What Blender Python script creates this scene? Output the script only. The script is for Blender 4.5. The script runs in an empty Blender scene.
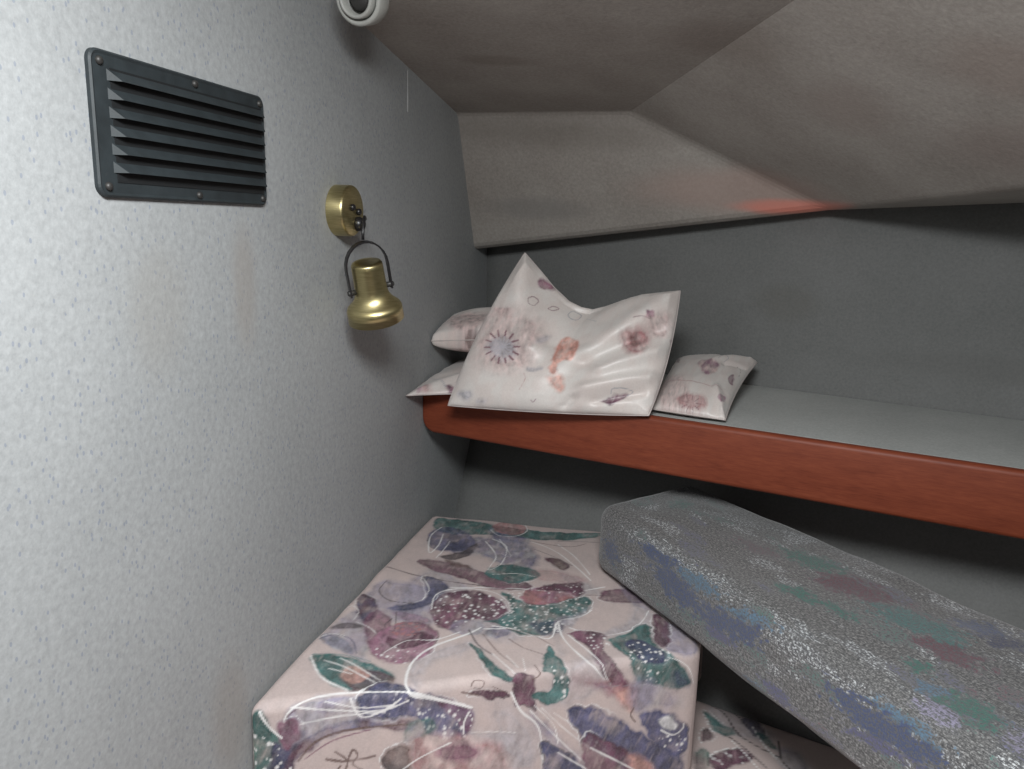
import bpy, bmesh, math, random
import numpy as np
from mathutils import Vector, Matrix

# ---------------------------------------------------------------- camera, world, lights, exposure
SC = bpy.context.scene
COL = SC.collection
CAM = np.array([0.45, 0.0, 1.10])
def camera_axes(yaw, pitch, roll):
    y, p, r = np.radians([yaw, pitch, roll])
    F = np.array([-np.sin(y)*np.cos(p), np.cos(y)*np.cos(p), -np.sin(p)])
    R = np.cross(F, [0, 0, 1]); R /= np.linalg.norm(R); U = np.cross(R, F)
    return R*np.cos(r)+U*np.sin(r), -R*np.sin(r)+U*np.cos(r), F
R_, U_, F_ = camera_axes(13.6, 11.9, 1.6)
cd = bpy.data.cameras.new('camera'); cd.sensor_width = 36.0; cd.lens = 760/1024*36; cd.clip_start = 0.02
cam = bpy.data.objects.new('camera', cd); COL.objects.link(cam)
M = Matrix(((R_[0], U_[0], -F_[0], CAM[0]), (R_[1], U_[1], -F_[1], CAM[1]), (R_[2], U_[2], -F_[2], CAM[2]), (0, 0, 0, 1)))
cam.matrix_world = M
SC.camera = cam

w = bpy.data.worlds.new('world'); SC.world = w; w.use_nodes = True
w.node_tree.nodes['Background'].inputs[0].default_value = (0.86, 0.93, 1.0, 1)
w.node_tree.nodes['Background'].inputs[1].default_value = 0.035
SC.view_settings.view_transform = 'Standard'
SC.view_settings.look = 'None'
SC.view_settings.gamma = 1.0
SC.view_settings.use_curve_mapping = False
SC.view_settings.exposure = -0.06

def area(name, loc, target, sx, sy, power, color, spread=180):
    l = bpy.data.lights.new(name, 'AREA'); l.shape = 'RECTANGLE'; l.size = sx; l.size_y = sy
    l.energy = power; l.color = color; l.spread = math.radians(spread)
    o = bpy.data.objects.new(name, l); COL.objects.link(o)
    o.location = loc
    o.rotation_euler = (Vector(target)-Vector(loc)).to_track_quat('-Z', 'Y').to_euler()
    return o
area('hatch_daylight', (0.40, 0.12, 1.39), (0.35, 0.28, 0.70), 0.26, 0.26, 15.0, (0.96, 0.99, 1.0))
area('headliner_fill', (0.9, -0.9, 0.70), (0.5, 1.2, 1.25), 0.6, 0.5, 1.15, (1.0, 0.95, 0.90))  # added soft fill, aimed up from low to brighten the headliner

# ---------------------------------------------------------------- node helpers
def mat(name):
    m = bpy.data.materials.new(name); m.use_nodes = True
    nt = m.node_tree; b = nt.nodes['Principled BSDF']
    return m, nt, b
def N(nt, t, **kw):
    n = nt.nodes.new(t)
    for k, v in kw.items():
        if k in n.inputs: n.inputs[k].default_value = v
        else: setattr(n, k, v)
    return n
def ramp(nt, src, stops):
    r = nt.nodes.new('ShaderNodeValToRGB'); e = r.color_ramp.elements
    while len(e) < len(stops): e.new(0.5)
    for i, (p, c) in enumerate(stops):
        e[i].position = p; e[i].color = (*c, 1) if len(c) == 3 else c
    nt.links.new(src, r.inputs[0]); return r.outputs[0]
def mix(nt, fac, a, b, mode='MIX'):
    m = nt.nodes.new('ShaderNodeMix'); m.data_type = 'RGBA'; m.blend_type = mode
    for s, v in ((m.inputs[0], fac), (m.inputs[6], a), (m.inputs[7], b)):
        if isinstance(v, (int, float)): s.default_value = v
        elif isinstance(v, tuple): s.default_value = (*v, 1)
        else: nt.links.new(v, s)
    return m.outputs[2]
def math_(nt, op, a, b=None, clamp=False):
    m = nt.nodes.new('ShaderNodeMath'); m.operation = op; m.use_clamp = clamp
    for i, v in enumerate((a, b)):
        if v is None: continue
        if isinstance(v, (int, float)): m.inputs[i].default_value = v
        else: nt.links.new(v, m.inputs[i])
    return m.outputs[0]
def coords(nt, kind='Object', scale=(1, 1, 1), rot=(0, 0, 0)):
    tc = nt.nodes.new('ShaderNodeTexCoord'); mp = nt.nodes.new('ShaderNodeMapping')
    mp.inputs['Scale'].default_value = scale; mp.inputs['Rotation'].default_value = rot
    nt.links.new(tc.outputs[kind], mp.inputs[0]); return mp.outputs[0]
def noise(nt, vec, scale, detail=3, rough=0.55, dist=0.0):
    n = N(nt, 'ShaderNodeTexNoise', Scale=scale, Detail=detail, Roughness=rough, Distortion=dist)
    nt.links.new(vec, n.inputs['Vector']); return n.outputs['Fac']
def bump(nt, bsdf, h, strength, dist=0.001):
    b = N(nt, 'ShaderNodeBump', Strength=strength, Distance=dist)
    nt.links.new(h, b.inputs['Height']); nt.links.new(b.outputs[0], bsdf.inputs['Normal'])
def blob(nt, vec, centre, radii, soft=1.0, wob=0.35, wscale=14):
    """mask of a stain or painted glow: 1 inside an ellipsoid, wobbly soft border"""
    s = nt.nodes.new('ShaderNodeVectorMath'); s.operation = 'SUBTRACT'; s.inputs[1].default_value = centre
    nt.links.new(vec, s.inputs[0])
    d = nt.nodes.new('ShaderNodeVectorMath'); d.operation = 'DIVIDE'; d.inputs[1].default_value = radii
    nt.links.new(s.outputs[0], d.inputs[0])
    l = nt.nodes.new('ShaderNodeVectorMath'); l.operation = 'LENGTH'; nt.links.new(d.outputs[0], l.inputs[0])
    nn = noise(nt, vec, wscale, 4)
    v = math_(nt, 'ADD', l.outputs['Value'], math_(nt, 'MULTIPLY', math_(nt, 'SUBTRACT', nn, 0.5), wob*2))
    mr = N(nt, 'ShaderNodeMapRange'); mr.interpolation_type = 'SMOOTHSTEP'
    nt.links.new(v, mr.inputs[0])
    mr.inputs[1].default_value = 1+soft*0.5; mr.inputs[2].default_value = max(0, 1-soft*0.5)
    mr.inputs[3].default_value = 0; mr.inputs[4].default_value = 1
    return mr.outputs[0]

# ---------------------------------------------------------------- materials
def lining(name, base, fleck, dirt, grain, stains_and_glow=(), spots=None):
    m, nt, b = mat(name)
    v = coords(nt)
    big = noise(nt, v, 6, 4)
    c = mix(nt, ramp(nt, big, [(0.35, (0, 0, 0)), (0.7, (1, 1, 1))]), base, dirt)
    fine = noise(nt, v, grain, 3, 0.7)
    c = mix(nt, 0.30, c, ramp(nt, fine, [(0.3, tuple(x*0.55 for x in base)), (0.7, tuple(min(1, x*1.35) for x in base))]))
    if fleck:
        vf = coords(nt, scale=(1, 1, 0.6), rot=(0.7, 0, 0))
        vo = N(nt, 'ShaderNodeTexVoronoi', Scale=230.0); nt.links.new(vf, vo.inputs['Vector'])
        sep = N(nt, 'ShaderNodeSeparateColor'); nt.links.new(vo.outputs['Color'], sep.inputs[0])
        near = math_(nt, 'LESS_THAN', vo.outputs['Distance'], 0.26)
        few = math_(nt, 'GREATER_THAN', sep.outputs[0], 0.86)
        c = mix(nt, math_(nt, 'MULTIPLY', math_(nt, 'MULTIPLY', near, few), 0.45), c, fleck)
    for centre, radii, col, amt in stains_and_glow:
        c = mix(nt, math_(nt, 'MULTIPLY', blob(nt, v, centre, radii), amt), c, col)
    nt.links.new(c, b.inputs['Base Color'])
    b.inputs['Roughness'].default_value = 0.72
    if spots:                                            # mildew freckles
        sp = noise(nt, v, 38, 3, 0.6); c = mix(nt, ramp(nt, sp, [(0.66, (0, 0, 0)), (0.76, (0.45, 0.45, 0.45))]), c, spots)
        md = noise(nt, v, 14, 3); c = mix(nt, ramp(nt, md, [(0.5, (0, 0, 0)), (0.7, (0.4, 0.4, 0.4))]), c, (0.30, 0.215, 0.185))
    h = math_(nt, 'ADD', math_(nt, 'MULTIPLY', noise(nt, v, 55, 2), 1.0), math_(nt, 'MULTIPLY', noise(nt, v, 260, 2), 0.5))
    bump(nt, b, h, 0.35, 0.0012)
    return m
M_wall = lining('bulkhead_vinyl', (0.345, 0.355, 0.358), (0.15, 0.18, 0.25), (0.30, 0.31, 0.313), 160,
                [((0, 0.56, 1.02), (0.1, 0.035, 0.05), (0.28, 0.265, 0.24), 0.3), ((0, 0.69, 1.03), (0.1, 0.02, 0.06), (0.30, 0.275, 0.25), 0.5),
                 ((0, 0.63, 0.58), (0.1, 0.03, 0.06), (0.28, 0.25, 0.22), 0.4)])
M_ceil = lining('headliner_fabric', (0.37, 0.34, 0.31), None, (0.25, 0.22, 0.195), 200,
                [((0.580, 1.335, 1.140), (0.075, 0.10, 0.011), (0.90, 0.20, 0.13), 0.8),  # red glow of leaking light, put into the fabric colour
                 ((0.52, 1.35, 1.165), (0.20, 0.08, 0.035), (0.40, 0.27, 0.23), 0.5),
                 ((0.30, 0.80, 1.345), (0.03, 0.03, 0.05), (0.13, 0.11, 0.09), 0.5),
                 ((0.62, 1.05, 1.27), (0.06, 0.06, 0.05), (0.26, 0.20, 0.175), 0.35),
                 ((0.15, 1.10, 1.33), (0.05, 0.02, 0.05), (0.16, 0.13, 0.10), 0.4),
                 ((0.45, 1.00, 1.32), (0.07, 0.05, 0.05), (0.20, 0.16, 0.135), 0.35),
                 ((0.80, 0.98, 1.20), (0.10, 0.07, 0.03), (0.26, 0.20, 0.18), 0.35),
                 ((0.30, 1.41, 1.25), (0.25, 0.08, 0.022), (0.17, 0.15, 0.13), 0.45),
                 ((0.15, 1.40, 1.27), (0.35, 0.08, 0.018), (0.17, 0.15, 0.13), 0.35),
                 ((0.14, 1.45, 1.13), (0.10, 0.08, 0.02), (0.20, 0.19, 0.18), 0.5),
                 ((0.72, 0.86, 1.26), (0.07, 0.05, 0.03), (0.27, 0.20, 0.17), 0.35)], (0.15, 0.12, 0.10))
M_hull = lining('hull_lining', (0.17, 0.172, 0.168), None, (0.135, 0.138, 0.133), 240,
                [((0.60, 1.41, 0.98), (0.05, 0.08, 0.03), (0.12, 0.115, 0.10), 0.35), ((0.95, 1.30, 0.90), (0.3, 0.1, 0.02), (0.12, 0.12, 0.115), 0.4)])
M_shelf = lining('shelf_carpet', (0.46, 0.47, 0.455), None, (0.36, 0.37, 0.36), 320)
M_floor = lining('cabin_sole', (0.10, 0.07, 0.05), None, (0.07, 0.05, 0.04), 60)

def wood():
    m, nt, b = mat('varnished_mahogany')
    v = coords(nt, scale=(1.2, 14, 26), rot=(0, 0, 0.254))
    n1 = noise(nt, v, 3.0, 6, 0.65, 0.6)
    c = ramp(nt, n1, [(0.25, (0.12, 0.023, 0.010)), (0.5, (0.175, 0.037, 0.016)), (0.78, (0.22, 0.052, 0.023))])
    v2 = coords(nt, scale=(3, 60, 160), rot=(0, 0, 0.254))
    c = mix(nt, 0.25, c, ramp(nt, noise(nt, v2, 4, 4), [(0.3, (0.09, 0.018, 0.010)), (0.7, (0.30, 0.08, 0.04))]))
    nt.links.new(c, b.inputs['Base Color']); b.inputs['Roughness'].default_value = 0.5
    b.inputs['Specular IOR Level'].default_value = 0.3
    return m
M_wood = wood()
def plain(name, col, rough, metal=0.0, var=0.15, scale=40, bmp=0.0):
    m, nt, b = mat(name); v = coords(nt)
    c = ramp(nt, noise(nt, v, scale, 4), [(0.3, tuple(x*(1-var) for x in col)), (0.7, tuple(min(1, x*(1+var)) for x in col))])
    nt.links.new(c, b.inputs['Base Color']); b.inputs['Roughness'].default_value = rough; b.inputs['Metallic'].default_value = metal
    if bmp: bump(nt, b, noise(nt, v, scale*6, 2), bmp, 0.0005)
    return m
M_vent = plain('black_plastic', (0.020, 0.026, 0.029), 0.58, 0, 0.25, 60, 0.15)
M_ventdark = plain('vent_throat', (0.006, 0.007, 0.008), 0.7)
M_screw = plain('dull_screw', (0.05, 0.048, 0.046), 0.5, 0.5)
M_white = plain('aged_white_plastic', (0.36, 0.36, 0.335), 0.45, 0, 0.08)
M_black = plain('black_enamel', (0.012, 0.011, 0.012), 0.35)
M_under = plain('plywood_locker', (0.20, 0.13, 0.08), 0.7)
M_trim = plain('pale_seam', (0.33, 0.33, 0.325), 0.5)
def brass():
    m, nt, b = mat('brushed_brass')
    v = coords(nt, scale=(1, 1, 14))
    n = noise(nt, v, 60, 3)
    nt.links.new(ramp(nt, n, [(0.3, (0.42, 0.35, 0.17)), (0.7, (0.58, 0.50, 0.27))]), b.inputs['Base Color'])
    b.inputs['Metallic'].default_value = 1.0; b.inputs['Roughness'].default_value = 0.36
    b.inputs['Anisotropic'].default_value = 0.5
    return m
M_brass = brass()

def printed(name, rough, sheen, bump_s, gloss_var=False):
    """fabric whose printed pattern lives in the colour attribute 'print'"""
    m, nt, b = mat(name)
    a = N(nt, 'ShaderNodeAttribute'); a.attribute_name = 'print'
    v = coords(nt)
    fine = noise(nt, v, 420, 2)
    c = mix(nt, 0.05, a.outputs['Color'], ramp(nt, fine, [(0.35, (0.12, 0.12, 0.13)), (0.65, (0.9, 0.88, 0.86))]))
    nt.links.new(c, b.inputs['Base Color'])
    b.inputs['Roughness'].default_value = rough
    b.inputs['Sheen Weight'].default_value = sheen
    h = math_(nt, 'ADD', noise(nt, v, 700, 1), math_(nt, 'MULTIPLY', noise(nt, v, 9, 2), 4.0))
    bump(nt, b, h, bump_s, 0.0008)
    return m
M_floral = printed('floral_upholstery', 0.7, 0.05, 0.25)
M_satin = printed('printed_satin', 0.42, 0.12, 0.15)
M_piping = plain('satin_seam', (0.50, 0.44, 0.42), 0.5)
def tweed():
    m, nt, b = mat('tweed_upholstery')
    a = N(nt, 'ShaderNodeAttribute'); a.attribute_name = 'print'
    v = coords(nt, 'UV', (1, 1, 1))
    v1 = coords(nt, 'UV', (0.42, 1, 1)); v2 = coords(nt, 'UV', (1, 0.5, 1))
    y1 = noise(nt, v1, 520, 2, 0.75); y2 = noise(nt, v2, 430, 2, 0.75)
    w_ = math_(nt, 'ADD', math_(nt, 'MULTIPLY', y1, 0.6), math_(nt, 'MULTIPLY', y2, 0.4))
    base = ramp(nt, w_, [(0.36, (0.03, 0.03, 0.032)), (0.5, (0.092, 0.090, 0.090)), (0.64, (0.28, 0.275, 0.27))])
    base = mix(nt, math_(nt, 'MULTIPLY', a.outputs['Alpha'], 0.55), base, ramp(nt, w_, [(0.38, (0.08, 0.085, 0.10)), (0.5, (0.20, 0.205, 0.22)), (0.62, (0.46, 0.46, 0.46))]))
    lift = math_(nt, 'ADD', w_, math_(nt, 'MULTIPLY', math_(nt, 'SUBTRACT', a.outputs['Alpha'], 0.5), 0.30))
    thr = N(nt, 'ShaderNodeMapRange'); nt.links.new(lift, thr.inputs[0]); thr.inputs[1].default_value = 0.505; thr.inputs[2].default_value = 0.545
    c = mix(nt, math_(nt, 'MULTIPLY', thr.outputs[0], 0.95), base, mix(nt, 1.0, a.outputs['Color'], ramp(nt, w_, [(0.4, (0.45, 0.45, 0.45)), (0.62, (1.0, 1.0, 1.0))]), 'MULTIPLY'))
    nt.links.new(c, b.inputs['Base Color'])
    b.inputs['Roughness'].default_value = 0.75; b.inputs['Sheen Weight'].default_value = 0.25
    bump(nt, b, w_, 0.8, 0.0014)
    return m
M_tweed = tweed()

# ---------------------------------------------------------------- object helpers
def put(name, me, m, parent=None, smooth=False, mod=None):
    if isinstance(me, bmesh.types.BMesh):
        bm = me; bmesh.ops.recalc_face_normals(bm, faces=bm.faces)
        me = bpy.data.meshes.new(name); bm.to_mesh(me); bm.free()
    me.name = name
    o = bpy.data.objects.new(name, me); COL.objects.link(o)
    if m: me.materials.append(m)
    if parent: o.parent = parent
    if smooth: me.polygons.foreach_set('use_smooth', [True]*len(me.polygons))
    if mod:
        b = o.modifiers.new('bevel', 'BEVEL'); b.width = mod; b.segments = 3; b.limit_method = 'ANGLE'; b.angle_limit = math.radians(30)
    return o
def thing(name, loc, label, cat, group=None):
    o = bpy.data.objects.new(name, None); COL.objects.link(o); o.location = loc; o.empty_display_size = 0.05
    o['label'] = label; o['category'] = cat
    if group: o['group'] = group
    return o
def prism(bm, pts, vec):
    """closed solid: polygon pts swept by vec"""
    a = [bm.verts.new(p) for p in pts]; b = [bm.verts.new(Vector(p)+Vector(vec)) for p in pts]
    n = len(pts); bm.faces.new(a); bm.faces.new(b[::-1])
    for i in range(n): bm.faces.new((a[i], b[i], b[(i+1) % n], a[(i+1) % n]))
def box(bm, lo, hi):
    x0, y0, z0 = lo; x1, y1, z1 = hi
    prism(bm, [(x0, y0, z0), (x1, y0, z0), (x1, y1, z0), (x0, y1, z0)], (0, 0, z1-z0))
def lathe(bm, prof, mtx=None, seg=48):
    """prof: list of (radius, height) around local z"""
    rings = []
    for r, h in prof:
        if r < 1e-6: rings.append([bm.verts.new((0, 0, h))])
        else: rings.append([bm.verts.new((r*math.cos(2*math.pi*i/seg), r*math.sin(2*math.pi*i/seg), h)) for i in range(seg)])
    for A, B in zip(rings, rings[1:]):
        for i in range(seg):
            j = (i+1) % seg
            if len(A) == 1 and len(B) == 1: continue
            if len(A) == 1: bm.faces.new((A[0], B[i], B[j]))
            elif len(B) == 1: bm.faces.new((A[i], A[j], B[0]))
            else: bm.faces.new((A[i], A[j], B[j], B[i]))
    if mtx is not None:
        bmesh.ops.transform(bm, matrix=mtx, verts=[v for r in rings for v in r])
def axis_matrix(origin, z):
    q = Vector(z).normalized().to_track_quat('Z', 'Y')
    return Matrix.Translation(Vector(origin)) @ q.to_matrix().to_4x4()
def tube(bm, pts, r, seg=10, flat=1.0, closed=False):
    P = [Vector(p) for p in pts]; n = len(P); rings = []
    up = None
    for i in range(n):
        t = (P[(i+1) % n]-P[i-1]) if closed else (P[min(i+1, n-1)]-P[max(i-1, 0)])
        t.normalize()
        if up is None: up = t.orthogonal().normalized()
        up = (up-t*up.dot(t)).normalized(); s = t.cross(up)
        rings.append([bm.verts.new(P[i]+up*(r*math.cos(2*math.pi*k/seg))+s*(r*flat*math.sin(2*math.pi*k/seg))) for k in range(seg)])
    m = n if closed else n-1
    for i in range(m):
        A, B = rings[i], rings[(i+1) % n]
        for k in range(seg): bm.faces.new((A[k], A[(k+1) % seg], B[(k+1) % seg], B[k]))
    if not closed: bm.faces.new(rings[0][::-1]); bm.faces.new(rings[-1])
def struct(name, bm, m, mod=None, smooth=False):
    o = put(name, bm, m, None, smooth, mod); o['kind'] = 'structure'; return o

# ---------------------------------------------------------------- printed patterns (numpy), stored per vertex
def hash2(ix, iy, seed):
    h = np.sin(ix*127.1+iy*311.7+seed*74.7)*43758.5453
    return h-np.floor(h)
def vnoise(x, y, seed=0):
    ix, iy = np.floor(x), np.floor(y); fx, fy = x-ix, y-iy
    fx = fx*fx*(3-2*fx); fy = fy*fy*(3-2*fy)
    a = hash2(ix, iy, seed); b = hash2(ix+1, iy, seed); c = hash2(ix, iy+1, seed); d = hash2(ix+1, iy+1, seed)
    return (a*(1-fx)+b*fx)*(1-fy)+(c*(1-fx)+d*fx)*fy
def fbm(x, y, seed=0, o=4):
    s = 0; a = 0.5; t = 0
    for i in range(o):
        s = s+a*vnoise(x*2**i, y*2**i, seed+i); t += a; a *= 0.5
    return s/t
def spline(P, closed, k=6):
    P = np.array(P, float); n = len(P)
    if n < 3: return P
    out = []
    for i in range(n if closed else n-1):
        if closed: p0, p1, p2, p3 = P[i-1], P[i], P[(i+1) % n], P[(i+2) % n]
        else: p0, p1, p2, p3 = P[max(i-1, 0)], P[i], P[i+1], P[min(i+2, n-1)]
        for t in np.arange(k)/k:
            out.append(0.5*((2*p1)+(-p0+p2)*t+(2*p0-5*p1+4*p2-p3)*t*t+(-p0+3*p1-3*p2+p3)*t**3))
    if not closed: out.append(P[-1])
    return np.array(out)
def seg_dist(X, Y, P, closed):
    d = np.full(X.shape, 9.0)
    n = len(P)
    for i in range(n if closed else n-1):
        a, b = P[i], P[(i+1) % n]; e = b-a; L = e@e+1e-12
        t = np.clip(((X-a[0])*e[0]+(Y-a[1])*e[1])/L, 0, 1)
        d = np.minimum(d, np.hypot(X-a[0]-t*e[0], Y-a[1]-t*e[1]))
    return d
def inside(X, Y, P):
    c = np.zeros(X.shape, bool); n = len(P)
    for i in range(n):
        (x0, y0), (x1, y1) = P[i-1], P[i]
        if y0 == y1: continue
        c ^= ((Y < y0) != (Y < y1)) & (X < (x1-x0)*(Y-y0)/(y1-y0)+x0)
    return c
class Painter:
    def __init__(s, X, Y, base, seed=1):
        s.X, s.Y = X, Y; s.C = np.ones((len(X), 4)); s.C[:, :3] = base; s.seed = seed
        s.wob = 0.0028; s.halo = True
        s.Xw = X+(fbm(X*70, Y*70, 11)-0.5)*2*s.wob*2; s.Yw = Y+(fbm(X*70, Y*70, 17)-0.5)*2*s.wob*2
    def sel(s, P, m):
        lo, hi = P.min(0)-m, P.max(0)+m
        return np.nonzero((s.X > lo[0]) & (s.X < hi[0]) & (s.Y > lo[1]) & (s.Y < hi[1]))[0]
    def apply(s, idx, col, a):
        s.C[idx, :3] = s.C[idx, :3]*(1-a[:, None])+np.array(col)*a[:, None]
    def blob(s, pts, col, alpha=0.9, feather=0.0025, col2=None, rim=0.2, brush=0.5, tex=1.0, halo=0.22):
        P = spline(pts, True, 4); i = s.sel(P, feather*2+0.014)
        if not len(i): return
        x, y = s.Xw[i], s.Yw[i]
        d = seg_dist(x, y, P, True); ins = inside(x, y, P); sd = np.where(ins, d, -d)
        a = np.clip(sd/feather*0.5+0.5, 0, 1)
        f = fbm(s.X[i]*55+9*s.seed, s.Y[i]*55, 5); f2 = fbm(s.X[i]*260, s.Y[i]*60+s.X[i]*120, 8, 2)
        a = a*alpha*np.clip(1.08-brush*2.2*np.clip(f-0.42, 0, 1)-brush*1.5*np.clip(f2-0.5, 0, 1), 0.1, 1)
        a = np.clip(a+rim*np.exp(-np.abs(sd-feather)/0.0012)*(sd > 0), 0, 1)
        c = np.array(col)[None]*np.ones((len(i), 1))
        if col2 is not None:
            t = np.clip(3.4*(fbm(s.X[i]*60+3, s.Y[i]*38, 21)-0.5)+0.5, 0, 1)[:, None]; c = c*(1-t)+np.array(col2)*t
        if tex: c = c*0.85*(1+tex*1.3*(fbm(s.X[i]*150, s.Y[i]*110+s.X[i]*60, 41, 3)-0.5))[:, None]
        if halo and s.halo and sum(col) < 0.6:
            g = halo*np.exp(-np.maximum(-sd, 0)/0.005)*np.clip(fbm(s.X[i]*45, s.Y[i]*45, 51, 2)*2-0.4, 0, 1)*(sd < 0)
            s.C[i, :3] = s.C[i, :3]*(1-g[:, None])+np.array((0.30, 0.27, 0.31))*g[:, None]
        s.C[i, :3] = s.C[i, :3]*(1-a[:, None])+c*a[:, None]
        if halo and s.halo and sum(col) < 0.75 and alpha > 0.75:      # inked inner edge and loose white contour
            g1 = np.clip(3.2*(vnoise(s.X[i]*26, s.Y[i]*26, 71)-0.45), 0, 1); g2 = np.clip(4*(vnoise(s.X[i]*18, s.Y[i]*18, 77)-0.55), 0, 1)
            e1 = 0.6*g1*np.clip(1.6-np.abs(sd-0.0003)/0.0006, 0, 1); e2 = 0.75*g2*np.clip(1.6-np.abs(sd+0.0024)/0.0006, 0, 1)
            s.C[i, :3] = s.C[i, :3]*(1-e1[:, None])+0.03*e1[:, None]
            s.C[i, :3] = s.C[i, :3]*(1-e2[:, None])+0.76*e2[:, None]
    def stroke(s, pts, width, col, alpha=0.9):
        P = spline(pts, False, 5); i = s.sel(P, width*2+0.002)
        if not len(i): return
        d = seg_dist(s.X[i], s.Y[i], P, False)
        wv = width*0.62*(0.35+1.2*fbm(s.X[i]*40, s.Y[i]*40, 31, 2)); alpha = alpha*np.clip(0.45+1.1*fbm(s.X[i]*60, s.Y[i]*60, 37, 2), 0, 1)
        s.apply(i, col, np.clip((wv-d)/0.0009+0.5, 0, 1)*alpha)
    def dots(s, pts, cell, col, dens=0.6, size=0.3, alpha=0.85):
        P = spline(pts, True, 4); i = s.sel(P, 0)
        if not len(i): return
        x, y = s.X[i]/cell, s.Y[i]/cell
        best = np.full(len(i), 9.0)
        for dx in (-1, 0, 1):
            for dy in (-1, 0, 1):
                cx, cy = np.floor(x)+dx, np.floor(y)+dy
                px, py = cx+hash2(cx, cy, 1), cy+hash2(cx, cy, 2)
                r = size*(0.4+0.9*hash2(cx, cy, 3)); on = hash2(cx, cy, 4) < dens
                best = np.minimum(best, np.where(on, np.hypot(x-px, (y-py)*0.8)-r, 9))
        a = np.clip(-best/0.18+0.3, 0, 1)*inside(s.X[i], s.Y[i], P)*alpha
        s.apply(i, col, a)
    def run(s, shapes, pal):
        for sh in shapes:
            k, pts = sh[0], sh[1]
            kw = dict(sh[2])
            if k == 'b':
                if 'c2' in kw: kw['col2'] = pal[kw.pop('c2')]
                s.blob(pts, pal[kw.pop('c')], **kw)
            elif k == 's': s.stroke(pts, kw.pop('w', 0.001), pal[kw.pop('c')], **kw)
            elif k == 'd': s.dots(pts, kw.pop('cell', 0.006), pal[kw.pop('c')], **kw)

def lerp(a, b, t): return a*(1-t)+b*t
def pillow_grid(P00, P10, P11, P01, sag, T, TB=None, nu=90, nv=70, ridges=(), seed=0, zmin=None, power=0.62, pucker=0.0015, topk=None):
    """returns front and back point grids of a soft cushion stretched between four corners"""
    P00, P10, P11, P01 = [np.array(p, float) for p in (P00, P10, P11, P01)]
    u, v = np.meshgrid(np.linspace(0, 1, nu+1), np.linspace(0, 1, nv+1))
    U, V = u[..., None], v[..., None]
    sb, sr, st, sl = [np.array(q, float) for q in sag]
    kb, kv = 4*U*(1-U), 4*V*(1-V)
    kt = kb if topk is None else np.interp(U, topk[0], topk[1])
    bot = lerp(P00, P10, U)+kb*sb; top = lerp(P01, P11, U)+kt*st
    lef = lerp(P00, P01, V)+kv*sl; rig = lerp(P10, P11, V)+kv*sr
    S = lerp(bot, top, V)+lerp(lef, rig, U)-(lerp(lerp(P00, P10, U), lerp(P01, P11, U), V))
    n = np.cross((P10+P11-P00-P01), (P01+P11-P00-P10)); n /= np.linalg.norm(n)
    prof = ((4*u*(1-u))*(4*v*(1-v)))**power
    e = np.minimum(np.minimum(u, 1-u), np.minimum(v, 1-v))
    du = np.minimum(u, 1-u) < np.minimum(v, 1-v)
    along = np.where(du, v, u)
    ws = vnoise(along*17+seed*3.1, seed+0*u, seed)+0.6*vnoise(along*34, 0*u+seed+5, seed+2)-0.8
    rip = pucker*ws*np.exp(-e/0.09)*np.clip(e/0.012, 0, 1)*1.6
    soft = (fbm(u*3.2+seed, v*3.2+seed*2, seed+4, 3)-0.5)*T*0.28*np.clip(e/0.12, 0, 1)
    hf = T*prof+rip+soft
    for (u0, v0, u1, v1, wd, ht) in ridges:
        ex, ey = u1-u0, v1-v0; t = np.clip(((u-u0)*ex+(v-v0)*ey)/(ex*ex+ey*ey), 0, 1)
        d = np.hypot(u-u0-t*ex, v-v0-t*ey)
        hf = hf+ht*np.exp(-(d/wd)**2)*np.clip(e/0.05, 0, 1)
    TB = T*0.7 if TB is None else TB
    A = S+n*hf[..., None]; B = S-n*(TB*prof)[..., None]
    for G_ in (A, B):                                  # whatever lies over the shelf board rests on it
        over = G_[..., 1] > 1.21-0.26*G_[..., 0]-0.012
        G_[..., 2] = np.where(over, np.maximum(G_[..., 2], 0.8295), G_[..., 2])
    if zmin is not None:
        A[..., 2] = np.maximum(A[..., 2], zmin+0.0006); B[..., 2] = np.maximum(B[..., 2], zmin)
        B[1:-1, 1:-1, 2] = np.minimum(B[1:-1, 1:-1, 2], A[1:-1, 1:-1, 2]-0.0004)
    return u, v, A, B
PAL = {'pink': (0.55, 0.445, 0.42), 'white': (0.80, 0.78, 0.77), 'grey': (0.30, 0.30, 0.33), 'teal': (0.022, 0.095, 0.088), 'teal2': (0.06, 0.17, 0.165),
       'navy': (0.038, 0.042, 0.10), 'navy2': (0.10, 0.10, 0.20), 'lav': (0.26, 0.24, 0.33), 'plum': (0.085, 0.025, 0.05), 'plum2': (0.18, 0.065, 0.11),
       'rose': (0.36, 0.15, 0.155), 'rose2': (0.30, 0.13, 0.20), 'dark': (0.05, 0.035, 0.04), 'brown': (0.12, 0.07, 0.06), 'orange': (0.62, 0.27, 0.21),
       'peach': (0.64, 0.36, 0.30), 'cream': (0.63, 0.575, 0.54), 'blush': (0.60, 0.45, 0.43), 'mauve': (0.20, 0.10, 0.12), 'lilacgrey': (0.40, 0.38, 0.42),
       'blue': (0.05, 0.075, 0.17), 'pale': (0.52, 0.54, 0.55), 'green': (0.04, 0.15, 0.12), 'wine': (0.13, 0.05, 0.07), 'sky': (0.10, 0.18, 0.26)}
SHAPES = {}
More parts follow.
